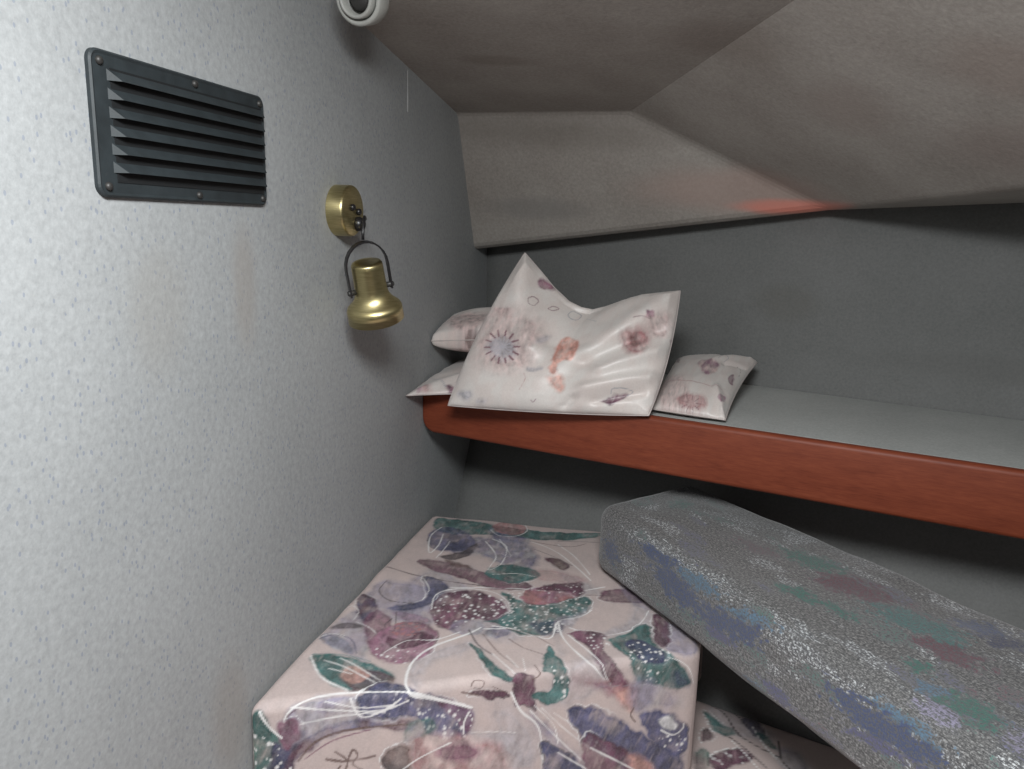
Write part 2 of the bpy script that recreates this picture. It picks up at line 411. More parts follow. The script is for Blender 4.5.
SHAPES['block'] = [
 ('b',[(0.1963,0.9663),(0.2285,0.9479),(0.2593,0.8744),(0.2244,0.8640),(0.1946,0.8792)],dict(c='lilacgrey',alpha=0.5,feather=0.008)),
 ('b',[(0.0632,0.9783),(0.0873,1.0347),(0.1646,0.9787),(0.1197,0.9431),(0.1152,0.8806),(0.0816,0.8968)],dict(c='grey',alpha=0.5,feather=0.007,c2='lav')),
 ('b',[(0.1381,0.8043),(0.1617,0.8246),(0.2013,0.8571),(0.1995,0.8225),(0.1674,0.7915),(0.1655,0.7411),(0.1554,0.7477)],dict(c='lilacgrey',alpha=0.45,feather=0.006)),
 ('b',[(0.2651,0.7516),(0.2959,0.7561),(0.3350,0.7362),(0.3598,0.6940),(0.3261,0.6922),(0.2840,0.7183)],dict(c='lilacgrey',alpha=0.45,feather=0.009)),
 ('b',[(0.3128,0.7622),(0.3640,0.7464),(0.4206,0.7242),(0.4156,0.7084),(0.3624,0.7252),(0.3316,0.7419)],dict(c='lav',alpha=0.4,feather=0.006)),
 ('b',[(0.3652,0.8154),(0.3289,0.8052),(0.3321,0.8232),(0.3626,0.8314)],dict(c='rose',alpha=0.3,feather=0.008)),
 ('b',[(0.3912,1.0183),(0.4191,0.9986),(0.4155,0.9579),(0.3753,0.9210),(0.3515,0.9139),(0.3898,0.9631)],dict(c='lilacgrey',alpha=0.5,feather=0.005)),
 ('b',[(0.0125,0.8127),(0.0462,0.8109),(0.0689,0.7838),(0.0472,0.7829),(0.0258,0.7933)],dict(c='navy2',alpha=0.85,c2='grey')),
 ('b',[(0.0724,0.8940),(0.1085,0.8982),(0.1311,0.8828),(0.1041,0.8747)],dict(c='plum2',alpha=0.8,c2='rose')),
 ('b',[(0.3096,0.7678),(0.3354,0.7568),(0.3581,0.7444),(0.3493,0.7379),(0.3250,0.7531)],dict(c='navy2',alpha=0.3,feather=0.004)),
 ('b',[(0.0674,0.6516),(0.0570,0.6386),(0.0602,0.6210),(0.0719,0.6313),(0.0763,0.6454)],dict(c='plum',alpha=0.85,c2='navy')),
 ('b',[(0.0803,1.1239),(0.0940,1.1583),(0.1297,1.1493),(0.1228,1.1179),(0.0963,1.1001)],dict(c='plum2',alpha=0.8,c2='dark')),
 ('b',[(0.2684,1.0908),(0.3167,1.0640),(0.3421,1.0329),(0.3078,1.0300)],dict(c='grey',alpha=0.4,feather=0.006)),
 ('b',[(0.3485,0.8502),(0.3665,0.8485),(0.3791,0.8397),(0.3649,0.8370)],dict(c='teal',alpha=0.0)),
 ('b',[(0.2235,0.9029),(0.2435,0.8877),(0.2303,0.8658),(0.2110,0.8780)],dict(c='navy2',alpha=0.7,c2='grey')),
 ('b',[(0.0662,1.1293),(0.1370,1.1822),(0.2050,1.1730),(0.2333,1.0973),(0.1983,1.0691),(0.1424,1.1052),(0.0716,1.1018)],dict(c='grey',alpha=0.75,feather=0.006,c2='navy2')),
 ('b',[(0.0166,0.9486),(0.0338,0.9772),(0.0948,0.9725),(0.1344,0.9621),(0.1225,0.9159),(0.0694,0.8931),(0.0277,0.9080)],dict(c='lav',alpha=0.6,feather=0.005)),
 ('b',[(0.0140,0.8631),(0.0357,0.8829),(0.0747,0.8194),(0.0892,0.7737),(0.0475,0.7885),(0.0178,0.8025)],dict(c='grey',alpha=0.6,feather=0.005,c2='lav')),
 ('b',[(0.0449,0.8857),(0.0730,0.9009),(0.1225,0.9159),(0.1374,0.8745),(0.0852,0.8716)],dict(c='lav',alpha=0.5,feather=0.006)),
 ('b',[(0.2888,0.9459),(0.3052,0.9643),(0.3274,0.9918),(0.3061,0.8883),(0.3235,0.8592),(0.3121,0.8558)],dict(c='grey',alpha=0.35,feather=0.006)),
 ('b',[(0.4365,0.9745),(0.4585,0.9733),(0.4835,0.9412),(0.4839,0.9125),(0.4430,0.9035)],dict(c='lav',alpha=0.7,feather=0.004)),
 ('b',[(0.0452,0.6622),(0.0605,0.6875),(0.1088,0.7060),(0.1563,0.7183),(0.1730,0.6987),(0.1400,0.6805),(0.1064,0.6654),(0.0816,0.6347),(0.0591,0.6175)],dict(c='lilacgrey',alpha=0.8,feather=0.005,c2='lav')),
 ('b',[(0.3207,0.8189),(0.3633,0.8709),(0.3887,0.8241),(0.3554,0.7845),(0.3266,0.7740)],dict(c='lilacgrey',alpha=0.35,feather=0.006)),
 ('b',[(0.4237,0.8510),(0.4739,0.8559),(0.5013,0.8376),(0.4672,0.8181),(0.4353,0.8206)],dict(c='grey',alpha=0.5,feather=0.008,c2='lav')),
 ('b',[(0.3773,0.7718),(0.3857,0.7817),(0.4166,0.7789),(0.4482,0.7760),(0.4753,0.7570),(0.4308,0.7559)],dict(c='grey',alpha=0.4,feather=0.006)),
 ('b',[(0.2386,0.7057),(0.2824,0.7211),(0.3121,0.7282),(0.3539,0.6920),(0.2853,0.6690)],dict(c='lilacgrey',alpha=0.35,feather=0.008)),
 ('b',[(0.0227,1.2298),(0.0870,1.2365),(0.1577,1.2319),(0.2413,1.2366),(0.3131,1.2551),(0.3231,1.2411),(0.2473,1.2046),(0.1677,1.1920),(0.1040,1.1802),(0.0386,1.1722)],dict(c='teal',alpha=0.95,c2='teal2')),
 ('b',[(0.0270,1.1685),(0.0552,1.1992),(0.0957,1.1797),(0.1174,1.1355),(0.0862,1.1064),(0.0539,1.1059)],dict(c='navy2',alpha=0.8,c2='navy')),
 ('b',[(0.1221,1.2206),(0.1653,1.2017),(0.2007,1.1920),(0.1964,1.1409),(0.1522,1.1564)],dict(c='navy2',alpha=0.7,c2='grey')),
 ('b',[(0.1254,1.2306),(0.1515,1.2571),(0.1806,1.2437),(0.1863,1.2191),(0.1619,1.1985),(0.1344,1.2070)],dict(c='rose',alpha=0.75)),
 ('s',[(0.1263,1.2087),(0.1474,1.1897),(0.1745,1.1983),(0.1876,1.2282),(0.1761,1.2558)],dict(c='white',w=0.0012)),
 ('s',[(0.0410,1.1947),(0.0362,1.1503),(0.0565,1.0876),(0.0618,1.1181),(0.0534,1.1663)],dict(c='white',w=0.0016)),
 ('s',[(0.0732,1.0744),(0.0752,1.1030),(0.0743,1.1419)],dict(c='white',w=0.0012)),
 ('s',[(0.2480,1.2008),(0.3268,1.2114),(0.3905,1.2017)],dict(c='dark',w=0.001)),
 ('s',[(0.2768,1.2223),(0.3241,1.2331)],dict(c='teal',w=0.001)),
 ('b',[(0.0513,1.0585),(0.1001,1.0648),(0.1588,1.0484),(0.2128,1.0402),(0.2426,1.0208),(0.1877,0.9978),(0.1224,1.0205),(0.0735,1.0305)],dict(c='plum2',alpha=0.85,c2='plum')),
 ('b',[(0.0786,1.0816),(0.1019,1.1075),(0.1185,1.1458),(0.1238,1.1144),(0.1045,1.0751)],dict(c='dark',alpha=0.85)),
 ('b',[(0.0856,1.0728),(0.1107,1.0681),(0.1417,1.0550),(0.1124,1.0511)],dict(c='brown',alpha=0.7)),
 ('b',[(0.1609,1.0541),(0.1864,1.0863),(0.2245,1.0858),(0.2443,1.0631),(0.2225,1.0303),(0.1865,1.0289)],dict(c='teal',alpha=0.95,c2='teal2')),
 ('s',[(0.1747,1.0449),(0.2084,1.0586),(0.2385,1.0563)],dict(c='white',w=0.001)),
 ('s',[(0.1308,1.1597),(0.1627,1.1115),(0.1635,1.0583),(0.1780,1.0890),(0.1696,1.1520),(0.1396,1.1727)],dict(c='white',w=0.0014)),
 ('s',[(0.1510,1.1763),(0.1859,1.1188),(0.1691,1.1229)],dict(c='white',w=0.001)),
 ('b',[(0.2392,1.1317),(0.2652,1.1287),(0.2838,1.1094),(0.2790,1.0940),(0.2576,1.1084)],dict(c='brown',alpha=0.9,c2='plum')),
 ('s',[(0.2020,1.1863),(0.2563,1.1559),(0.3229,1.0708)],dict(c='white',w=0.0014)),
 ('s',[(0.2505,1.1873),(0.2847,1.1496),(0.3188,1.0893)],dict(c='white',w=0.0012)),
 ('s',[(0.2020,1.1863),(0.2673,1.1827),(0.2962,1.2017)],dict(c='brown',w=0.0012)),
 ('s',[(0.2166,1.1569),(0.2517,1.1393),(0.2868,1.1139)],dict(c='dark',w=0.0012)),
 ('b',[(0.2263,1.0777),(0.2684,1.0908),(0.3155,1.0718),(0.3038,1.0553),(0.2476,1.0477)],dict(c='rose',alpha=0.3,feather=0.006)),
 ('s',[(0.0125,1.0184),(0.0682,1.0039),(0.1219,0.9995),(0.1861,1.0035)],dict(c='dark',w=0.002)),
 ('s',[(0.1276,0.9825),(0.2134,1.0088),(0.2948,1.0245),(0.3460,1.0571)],dict(c='white',w=0.0016)),
 ('s',[(0.1861,1.0035),(0.2826,1.0147),(0.3695,1.0337)],dict(c='dark',w=0.001)),
 ('b',[(0.0780,1.0020),(0.1071,0.9997),(0.1259,0.9790),(0.1229,0.9440),(0.1056,0.9149),(0.0878,0.8986),(0.0653,0.9027),(0.0915,0.9245),(0.1022,0.9523)],dict(c='navy',alpha=0.85,c2='navy2')),
 ('s',[(0.0305,0.9762),(0.0312,0.9455),(0.0564,0.9238),(0.0915,0.9245)],dict(c='dark',w=0.0012)),
 ('s',[(0.0790,0.9991),(0.1005,0.9667),(0.1007,0.9373)],dict(c='white',w=0.001)),
 ('b',[(0.0127,0.9250),(0.0387,0.9185),(0.0541,0.8884),(0.0504,0.8585),(0.0254,0.8798)],dict(c='plum',alpha=0.9,c2='navy')),
 ('b',[(0.0441,0.8722),(0.0571,0.8894),(0.0832,0.8684),(0.0862,0.8228),(0.0793,0.8093),(0.0565,0.8379)],dict(c='plum2',alpha=0.75)),
 ('s',[(0.0798,0.8764),(0.0781,0.8567),(0.0945,0.8493),(0.0786,0.8958)],dict(c='dark',w=0.0012)),
 ('s',[(0.0385,0.8550),(0.0628,0.8459),(0.0963,0.8143)],dict(c='white',w=0.0012)),
 ('b',[(0.0114,0.8342),(0.0266,0.8514),(0.0515,0.8488),(0.0292,0.8322)],dict(c='dark',alpha=0.7)),
 ('s',[(0.0121,0.8008),(0.0268,0.8170),(0.0519,0.8126),(0.0716,0.7846)],dict(c='navy',w=0.0014)),
 ('s',[(0.0064,0.7991),(0.0200,0.8173),(0.0393,0.8183)],dict(c='white',w=0.001)),
 ('s',[(0.0022,0.8728),(0.0136,0.8926),(0.0296,0.8811),(0.0316,0.8580)],dict(c='white',w=0.001)),
 ('b',[(0.1197,0.9431),(0.1377,0.9735),(0.1777,0.9827),(0.2102,0.9662),(0.2270,0.9273),(0.2166,0.9046),(0.1869,0.9047),(0.1709,0.8721),(0.1426,0.8786),(0.1216,0.9088)],dict(c='plum',alpha=0.95,c2='plum2')),
 ('b',[(0.1642,0.8927),(0.1944,0.9018),(0.2081,0.8771),(0.1863,0.8645),(0.1650,0.8704)],dict(c='grey',alpha=0.6,c2='lav')),
 ('d',[(0.1197,0.9431),(0.1377,0.9735),(0.1777,0.9827),(0.2102,0.9662),(0.2270,0.9273),(0.1869,0.9047),(0.1691,0.8778),(0.1426,0.8786)],dict(c='white',cell=0.0085,dens=0.55,size=0.26)),
 ('s',[(0.1225,0.9159),(0.1151,0.9562),(0.1416,0.9838),(0.1900,0.9895),(0.2156,0.9722)],dict(c='white',w=0.0016)),
 ('b',[(0.0747,0.8194),(0.0840,0.8585),(0.1161,0.8783),(0.1474,0.8651),(0.1568,0.8209),(0.1437,0.7898),(0.1238,0.7786),(0.0959,0.7864)],dict(c='rose2',alpha=0.85,c2='plum2')),
 ('b',[(0.0912,0.8338),(0.1148,0.8314),(0.1259,0.8526),(0.1454,0.8524),(0.1483,0.8355),(0.1278,0.8146),(0.1041,0.8109)],dict(c='plum',alpha=0.95)),
 ('d',[(0.0830,0.8607),(0.1161,0.8783),(0.1356,0.8615),(0.1056,0.8381)],dict(c='rose',cell=0.008,dens=0.8,size=0.35)),
 ('d',[(0.0872,0.8059),(0.1391,0.8179),(0.1437,0.7898),(0.1110,0.7801)],dict(c='white',cell=0.0075,dens=0.5,size=0.25)),
 ('s',[(0.1027,0.7993),(0.1205,0.8331),(0.1550,0.8434),(0.1786,0.8683)],dict(c='white',w=0.0012)),
 ('b',[(0.2031,0.9934),(0.2381,0.9790),(0.2635,0.9724),(0.3101,1.0156),(0.3300,1.0113),(0.3326,0.9794),(0.3085,0.9452),(0.2917,0.9310),(0.2951,0.8970),(0.2567,0.8856),(0.2166,0.9046),(0.2005,0.9036),(0.2270,0.9273),(0.2253,0.9609)],dict(c='teal',alpha=0.95,c2='teal2')),
 ('b',[(0.2612,0.9218),(0.2917,0.9310),(0.3075,0.9515),(0.3040,0.8997),(0.2808,0.8903)],dict(c='navy',alpha=0.6)),
 ('d',[(0.2038,0.9907),(0.3286,1.0065),(0.3209,0.9489),(0.2951,0.8970),(0.2196,0.9055)],dict(c='white',cell=0.0075,dens=0.6,size=0.24)),
 ('b',[(0.2349,0.9927),(0.2459,1.0218),(0.3047,1.0492),(0.3156,1.0248),(0.2878,0.9869),(0.2510,0.9673)],dict(c='rose',alpha=0.95,c2='rose2')),
 ('b',[(0.2766,1.0469),(0.3085,1.0615),(0.3198,1.0336),(0.3115,1.0160),(0.2912,1.0249),(0.2472,1.0160)],dict(c='plum',alpha=0.9)),
 ('d',[(0.2450,1.0262),(0.3140,1.0584),(0.3189,1.0258),(0.2562,1.0067)],dict(c='white',cell=0.007,dens=0.4,size=0.22)),
 ('s',[(0.2158,0.8955),(0.2415,0.8957),(0.2944,0.8848),(0.2978,0.9328),(0.3230,0.9562),(0.3370,0.9807)],dict(c='white',w=0.0018)),
 ('s',[(0.2978,0.9328),(0.3131,0.8904),(0.3485,0.8502),(0.3836,0.8325)],dict(c='white',w=0.002)),
 ('s',[(0.3158,0.9217),(0.3577,0.9133),(0.3921,0.9383),(0.4082,0.9712),(0.4143,1.0027)],dict(c='white',w=0.0018)),
 ('b',[(0.2962,0.9415),(0.3178,0.9681),(0.3344,0.9897),(0.3198,0.9356),(0.3158,0.9217)],dict(c='lilacgrey',alpha=0.5,feather=0.003)),
 ('b',[(0.3473,1.0466),(0.3739,1.0579),(0.3954,1.0491),(0.4168,1.0333),(0.3780,1.0172),(0.3440,1.0185)],dict(c='plum2',alpha=0.85,c2='plum')),
 ('b',[(0.3655,1.0710),(0.4020,1.0511),(0.4186,1.0054),(0.3912,1.0183)],dict(c='lav',alpha=0.4)),
 ('b',[(0.4227,0.9929),(0.4427,0.9763),(0.4477,0.9305),(0.4368,0.9097),(0.4262,0.9361)],dict(c='plum',alpha=0.9)),
 ('b',[(0.3166,0.9059),(0.3442,0.9215),(0.3634,0.9174),(0.3640,0.8881),(0.3822,0.8601),(0.4169,0.8381),(0.4094,0.8263),(0.3865,0.8336),(0.3660,0.8500),(0.3472,0.8797)],dict(c='plum',alpha=0.95,c2='plum2')),
 ('s',[(0.3174,0.9013),(0.3519,0.8676),(0.3791,0.8397),(0.3941,0.8296)],dict(c='white',w=0.0016)),
 ('d',[(0.3396,0.9103),(0.3634,0.9174),(0.3747,0.8743),(0.3576,0.8693)],dict(c='white',cell=0.007,dens=0.5,size=0.25)),
 ('b',[(0.3675,0.9090),(0.3927,0.9323),(0.4148,0.9680),(0.4269,0.9243),(0.4431,0.9002),(0.4840,0.8823),(0.4992,0.8710),(0.4820,0.8554),(0.4473,0.8495),(0.4181,0.8503),(0.3952,0.8749),(0.3785,0.8924)],dict(c='teal',alpha=0.95,c2='teal2')),
 ('b',[(0.3923,0.9046),(0.4121,0.9199),(0.4342,0.9032),(0.4478,0.8845),(0.4312,0.8747),(0.4094,0.8791)],dict(c='navy',alpha=0.9)),
 ('b',[(0.4660,0.8740),(0.4909,0.8778),(0.4970,0.8659),(0.4801,0.8582)],dict(c='navy',alpha=0.6,feather=0.006)),
 ('d',[(0.3914,0.9137),(0.4429,0.9058),(0.4496,0.8817),(0.4042,0.8721)],dict(c='white',cell=0.007,dens=0.65,size=0.27)),
 ('d',[(0.4149,0.8650),(0.4568,0.8705),(0.4535,0.8518),(0.4237,0.8510)],dict(c='white',cell=0.007,dens=0.5,size=0.22)),
 ('s',[(0.4472,0.8913),(0.4792,0.8896),(0.5048,0.8710)],dict(c='white',w=0.001)),
 ('b',[(0.3596,0.8187),(0.3836,0.8325),(0.4212,0.8432),(0.4349,0.8309),(0.4285,0.8076),(0.4046,0.8162)],dict(c='rose',alpha=0.75,feather=0.005,c2='plum2')),
 ('b',[(0.4041,0.8230),(0.4247,0.8375),(0.4384,0.8217),(0.4382,0.8041)],dict(c='peach',alpha=0.7,feather=0.005)),
 ('b',[(0.0217,0.7612),(0.0519,0.7734),(0.0892,0.7737),(0.1204,0.7652),(0.1362,0.7518),(0.1209,0.7299),(0.0927,0.7151),(0.0612,0.7250)],dict(c='teal',alpha=0.95,c2='teal2',brush=0.6)),
 ('b',[(0.0766,0.7422),(0.1016,0.7597),(0.1333,0.7559),(0.1379,0.7378),(0.1183,0.7226),(0.0977,0.7194)],dict(c='brown',alpha=0.75,c2='plum')),
 ('b',[(0.0686,0.7399),(0.0813,0.7640),(0.1056,0.7508),(0.0971,0.7306)],dict(c='peach',alpha=0.6)),
 ('s',[(0.0207,0.7631),(0.0538,0.7277),(0.0927,0.7151)],dict(c='white',w=0.002)),
 ('s',[(0.0214,0.7665),(0.0565,0.7769),(0.0946,0.7753)],dict(c='teal2',w=0.0012)),
 ('s',[(0.0403,0.7593),(0.0740,0.7536),(0.1179,0.7367)],dict(c='white',w=0.0012)),
 ('s',[(0.0570,0.7695),(0.0826,0.7613),(0.1212,0.7425)],dict(c='white',w=0.0012)),
 ('s',[(0.0536,0.7456),(0.0845,0.7446)],dict(c='white',w=0.001)),
 ('b',[(0.1097,0.7044),(0.1165,0.7268),(0.1394,0.7411),(0.1716,0.7355),(0.2014,0.7381),(0.2436,0.7372),(0.2515,0.7268),(0.2568,0.7021),(0.2312,0.6899),(0.2080,0.6916),(0.1885,0.7043),(0.1524,0.6914),(0.1244,0.6876)],dict(c='navy',alpha=0.95,c2='navy2')),
 ('b',[(0.1976,0.7335),(0.2436,0.7372),(0.2575,0.7090),(0.2451,0.7113),(0.2225,0.7230)],dict(c='plum2',alpha=0.6)),
 ('d',[(0.1797,0.7205),(0.2425,0.7335),(0.2568,0.7021),(0.2148,0.6908)],dict(c='white',cell=0.0075,dens=0.6,size=0.26)),
 ('d',[(0.1097,0.7044),(0.1725,0.7339),(0.1871,0.7070),(0.1294,0.6894)],dict(c='lilacgrey',cell=0.008,dens=0.5,size=0.22)),
 ('s',[(0.0492,0.6452),(0.0486,0.6666),(0.0642,0.6913),(0.1049,0.7140),(0.1613,0.7317),(0.2023,0.7365),(0.2421,0.7399)],dict(c='white',w=0.0024)),
 ('s',[(0.0473,0.6692),(0.0919,0.6822),(0.1422,0.6992),(0.1665,0.7221)],dict(c='white',w=0.0016)),
 ('s',[(0.1023,0.7017),(0.1258,0.6850),(0.1467,0.7021),(0.1574,0.7219)],dict(c='white',w=0.0018)),
 ('s',[(0.0774,0.6882),(0.1202,0.6956),(0.1540,0.7111)],dict(c='white',w=0.0014)),
 ('s',[(0.2499,0.7064),(0.2432,0.7205),(0.2425,0.7335)],dict(c='white',w=0.002)),
 ('s',[(0.0661,0.6542),(0.1050,0.6794),(0.1481,0.6994)],dict(c='white',w=0.0014)),
 ('s',[(0.0690,0.6428),(0.0491,0.6544),(0.0534,0.6683)],dict(c='plum',w=0.0012)),
 ('b',[(0.1045,0.6692),(0.1272,0.6823),(0.1547,0.6870),(0.1891,0.7032),(0.1892,0.6915),(0.1423,0.6762),(0.1106,0.6574),(0.0884,0.6213),(0.0816,0.6007),(0.0719,0.5975),(0.0719,0.6313)],dict(c='navy2',alpha=0.7,c2='plum')),
 ('s',[(0.0852,0.6107),(0.0914,0.6381),(0.1142,0.6618),(0.1516,0.6815),(0.1915,0.6988)],dict(c='brown',w=0.0024)),
 ('s',[(0.0911,0.6159),(0.1098,0.6476),(0.1434,0.6741)],dict(c='plum2',w=0.0012)),
 ('b',[(0.0078,0.6487),(0.0180,0.6524),(0.0401,0.6388),(0.0586,0.6298),(0.0617,0.6122),(0.0789,0.5834),(0.0404,0.5707),(0.0137,0.6234)],dict(c='teal',alpha=0.95,c2='green')),
 ('b',[(0.0527,0.6247),(0.0674,0.6235),(0.0816,0.6347),(0.0827,0.6099),(0.0914,0.5812),(0.0670,0.5732),(0.0585,0.6017)],dict(c='navy',alpha=0.95,c2='plum')),
 ('b',[(0.0446,0.6466),(0.0562,0.6569),(0.0714,0.6437),(0.0687,0.6208),(0.0562,0.6290)],dict(c='plum2',alpha=0.8)),
 ('d',[(0.0146,0.6237),(0.0480,0.6230),(0.0778,0.6083),(0.0947,0.5632),(0.0509,0.5491)],dict(c='white',cell=0.008,dens=0.6,size=0.26)),
 ('s',[(0.0180,0.6524),(0.0351,0.6401),(0.0549,0.6316)],dict(c='white',w=0.0018)),
 ('b',[(0.0634,0.6595),(0.0739,0.6726),(0.0903,0.6629),(0.0811,0.6471)],dict(c='lilacgrey',alpha=0.5)),
 ('b',[(0.1966,0.6779),(0.2186,0.6954),(0.2657,0.7039),(0.3049,0.7054),(0.3307,0.6842),(0.3412,0.6422),(0.2508,0.6133),(0.2117,0.6443)],dict(c='rose',alpha=0.7,feather=0.006,c2='blush')),
 ('b',[(0.2277,0.6788),(0.2572,0.6956),(0.2856,0.6920),(0.2698,0.6732),(0.2399,0.6684)],dict(c='rose2',alpha=0.8,feather=0.005,c2='plum2')),
 ('b',[(0.1750,0.6489),(0.1839,0.6669),(0.2014,0.6632),(0.2142,0.6280),(0.1963,0.6089)],dict(c='brown',alpha=0.9,c2='dark')),
 ('b',[(0.1811,0.6951),(0.2043,0.7099),(0.2183,0.7018),(0.2019,0.6797),(0.1876,0.6715)],dict(c='grey',alpha=0.55,c2='green')),
 ('s',[(0.1956,0.6219),(0.2139,0.6576),(0.2409,0.6900)],dict(c='white',w=0.0014)),
 ('s',[(0.1137,0.6229),(0.1374,0.6284),(0.1646,0.6454)],dict(c='brown',w=0.0026)),
 ('s',[(0.1192,0.6350),(0.1374,0.6284),(0.1409,0.6103)],dict(c='brown',w=0.002)),
 ('s',[(0.1374,0.6284),(0.1364,0.6441),(0.1452,0.6388),(0.1452,0.6272),(0.1610,0.6235)],dict(c='brown',w=0.002)),
 ('s',[(0.1327,0.6204),(0.1318,0.6105)],dict(c='brown',w=0.002)),
 ('s',[(0.2018,0.8876),(0.1892,0.8654),(0.1595,0.8308),(0.1455,0.8011),(0.1463,0.7647),(0.1613,0.7317),(0.1909,0.7343),(0.2325,0.7397)],dict(c='white',w=0.0028)),
 ('s',[(0.2058,0.8850),(0.2415,0.8957)],dict(c='white',w=0.0018)),
 ('s',[(0.2097,0.8715),(0.2416,0.8349),(0.2674,0.8157)],dict(c='brown',w=0.0014)),
 ('s',[(0.2356,0.8939),(0.2685,0.8891),(0.3034,0.8701)],dict(c='brown',w=0.0014)),
 ('s',[(0.2448,0.8701),(0.2668,0.8558),(0.2944,0.8484)],dict(c='brown',w=0.0012)),
 ('s',[(0.1887,0.8774),(0.2091,0.8478),(0.2337,0.8304)],dict(c='dark',w=0.0016)),
 ('b',[(0.1992,0.8472),(0.2204,0.8342),(0.2427,0.8084),(0.2682,0.7924),(0.2747,0.7869),(0.2518,0.7862),(0.2276,0.8092)],dict(c='teal',alpha=0.95,c2='teal2',feather=0.0015)),
 ('s',[(0.2331,0.8324),(0.2643,0.8045),(0.2797,0.7934)],dict(c='white',w=0.0014)),
 ('s',[(0.2513,0.8323),(0.2713,0.8117)],dict(c='white',w=0.0014)),
 ('s',[(0.2721,0.8330),(0.2806,0.8092)],dict(c='white',w=0.0012)),
 ('b',[(0.2725,0.7907),(0.2790,0.8037),(0.2915,0.8045),(0.3023,0.7919),(0.3075,0.7771),(0.3213,0.7653),(0.3039,0.7657),(0.2927,0.7616),(0.2809,0.7740)],dict(c='plum2',alpha=0.95,c2='plum',feather=0.0015)),
 ('b',[(0.2961,0.8401),(0.2976,0.8684),(0.3103,0.8498),(0.3273,0.8302),(0.3438,0.8108),(0.3475,0.7918),(0.3374,0.7793),(0.3120,0.7754),(0.3044,0.7860),(0.3253,0.7937),(0.3183,0.8113),(0.3034,0.8160)],dict(c='teal',alpha=0.95,c2='teal2',feather=0.0015)),
 ('d',[(0.2983,0.8354),(0.3260,0.8278),(0.3465,0.8016),(0.3376,0.7848),(0.3151,0.8168)],dict(c='white',cell=0.007,dens=0.6,size=0.25)),
 ('b',[(0.2305,0.7547),(0.2449,0.7639),(0.2746,0.7697),(0.2765,0.7664),(0.2492,0.7563)],dict(c='plum',alpha=0.95,feather=0.0012)),
 ('s',[(0.2213,0.7539),(0.2419,0.7576)],dict(c='brown',w=0.0018)),
 ('s',[(0.2278,0.7654),(0.2265,0.7734),(0.2381,0.7758),(0.2413,0.7679),(0.2323,0.7632)],dict(c='brown',w=0.0014)),
 ('s',[(0.2526,0.7734),(0.2728,0.7729)],dict(c='brown',w=0.001)),
 ('s',[(0.2947,0.7991),(0.2998,0.8077),(0.2893,0.8222)],dict(c='brown',w=0.0012)),
 ('s',[(0.2783,0.7750),(0.3015,0.7581),(0.3267,0.7503),(0.3419,0.7387),(0.3656,0.7056)],dict(c='white',w=0.0022)),
 ('s',[(0.3128,0.7622),(0.3674,0.7407),(0.4224,0.7213)],dict(c='white',w=0.0014)),
 ('s',[(0.3254,0.7702),(0.3911,0.7490),(0.4838,0.7312)],dict(c='white',w=0.0012)),
 ('s',[(0.3152,0.7698),(0.3514,0.7557),(0.3708,0.7350)],dict(c='white',w=0.0012)),
 ('s',[(0.3430,0.7698),(0.3995,0.7589),(0.4638,0.7388)],dict(c='white',w=0.0012)),
 ('b',[(0.3576,0.7784),(0.3795,0.7919),(0.4078,0.7932),(0.4562,0.7873),(0.5161,0.7782),(0.5446,0.7771),(0.5628,0.7429),(0.5234,0.7299),(0.4576,0.7367),(0.4065,0.7474)],dict(c='navy',alpha=0.95,c2='navy2',brush=0.6)),
 ('b',[(0.3965,0.7579),(0.4290,0.7588),(0.4771,0.7541),(0.5139,0.7449),(0.5388,0.7056),(0.4745,0.6850),(0.4313,0.7066)],dict(c='plum2',alpha=0.9,c2='plum')),
 ('b',[(0.4708,0.7519),(0.5018,0.7517),(0.5364,0.7342),(0.5388,0.7056),(0.5040,0.7235)],dict(c='peach',alpha=0.7,feather=0.005)),
 ('b',[(0.3492,0.7262),(0.3735,0.7305),(0.4068,0.7230),(0.4349,0.7007),(0.4442,0.6610),(0.4002,0.6470),(0.3702,0.7002)],dict(c='navy',alpha=0.95,c2='navy2',brush=0.6)),
 ('s',[(0.4161,0.7437),(0.4638,0.7388),(0.5048,0.7346)],dict(c='white',w=0.0018)),
 ('s',[(0.3776,0.7236),(0.4260,0.7155)],dict(c='white',w=0.0016)),
 ('b',[(0.4530,0.8045),(0.4711,0.8181),(0.4993,0.8226),(0.5299,0.8120),(0.5453,0.7883),(0.5348,0.7738),(0.5046,0.7779),(0.4794,0.7870)],dict(c='navy2',alpha=0.95,c2='navy')),
 ('b',[(0.4859,0.8107),(0.4968,0.8203),(0.5132,0.8132),(0.5113,0.8040),(0.4978,0.8006)],dict(c='white',alpha=0.8,feather=0.002)),
 ('s',[(0.4954,0.7983),(0.5151,0.7981),(0.5234,0.8097),(0.5208,0.8174)],dict(c='white',w=0.0022)),
 ('d',[(0.4957,0.7856),(0.5305,0.8049),(0.5407,0.7831),(0.5161,0.7782)],dict(c='white',cell=0.007,dens=0.7,size=0.28)),
 ('b',[(0.4176,0.8488),(0.4468,0.8563),(0.4600,0.8296),(0.4566,0.8108),(0.4328,0.8127)],dict(c='lav',alpha=0.6,feather=0.006)),
 ('s',[(0.4419,0.8125),(0.4430,0.8024),(0.4546,0.7959)],dict(c='brown',w=0.0014)),
 ('s',[(0.3828,0.8219),(0.4240,0.8387),(0.4998,0.8641)],dict(c='grey',w=0.0008,alpha=0.6)),  # these thin strokes draw in the shade and glint of fabric creases
 ('s',[(0.2558,0.7098),(0.2883,0.7225),(0.3115,0.7293)],dict(c='white',w=0.0009,alpha=0.6)),
 ('s',[(0.2567,0.7081),(0.3124,0.7277)],dict(c='grey',w=0.0007,alpha=0.5)),
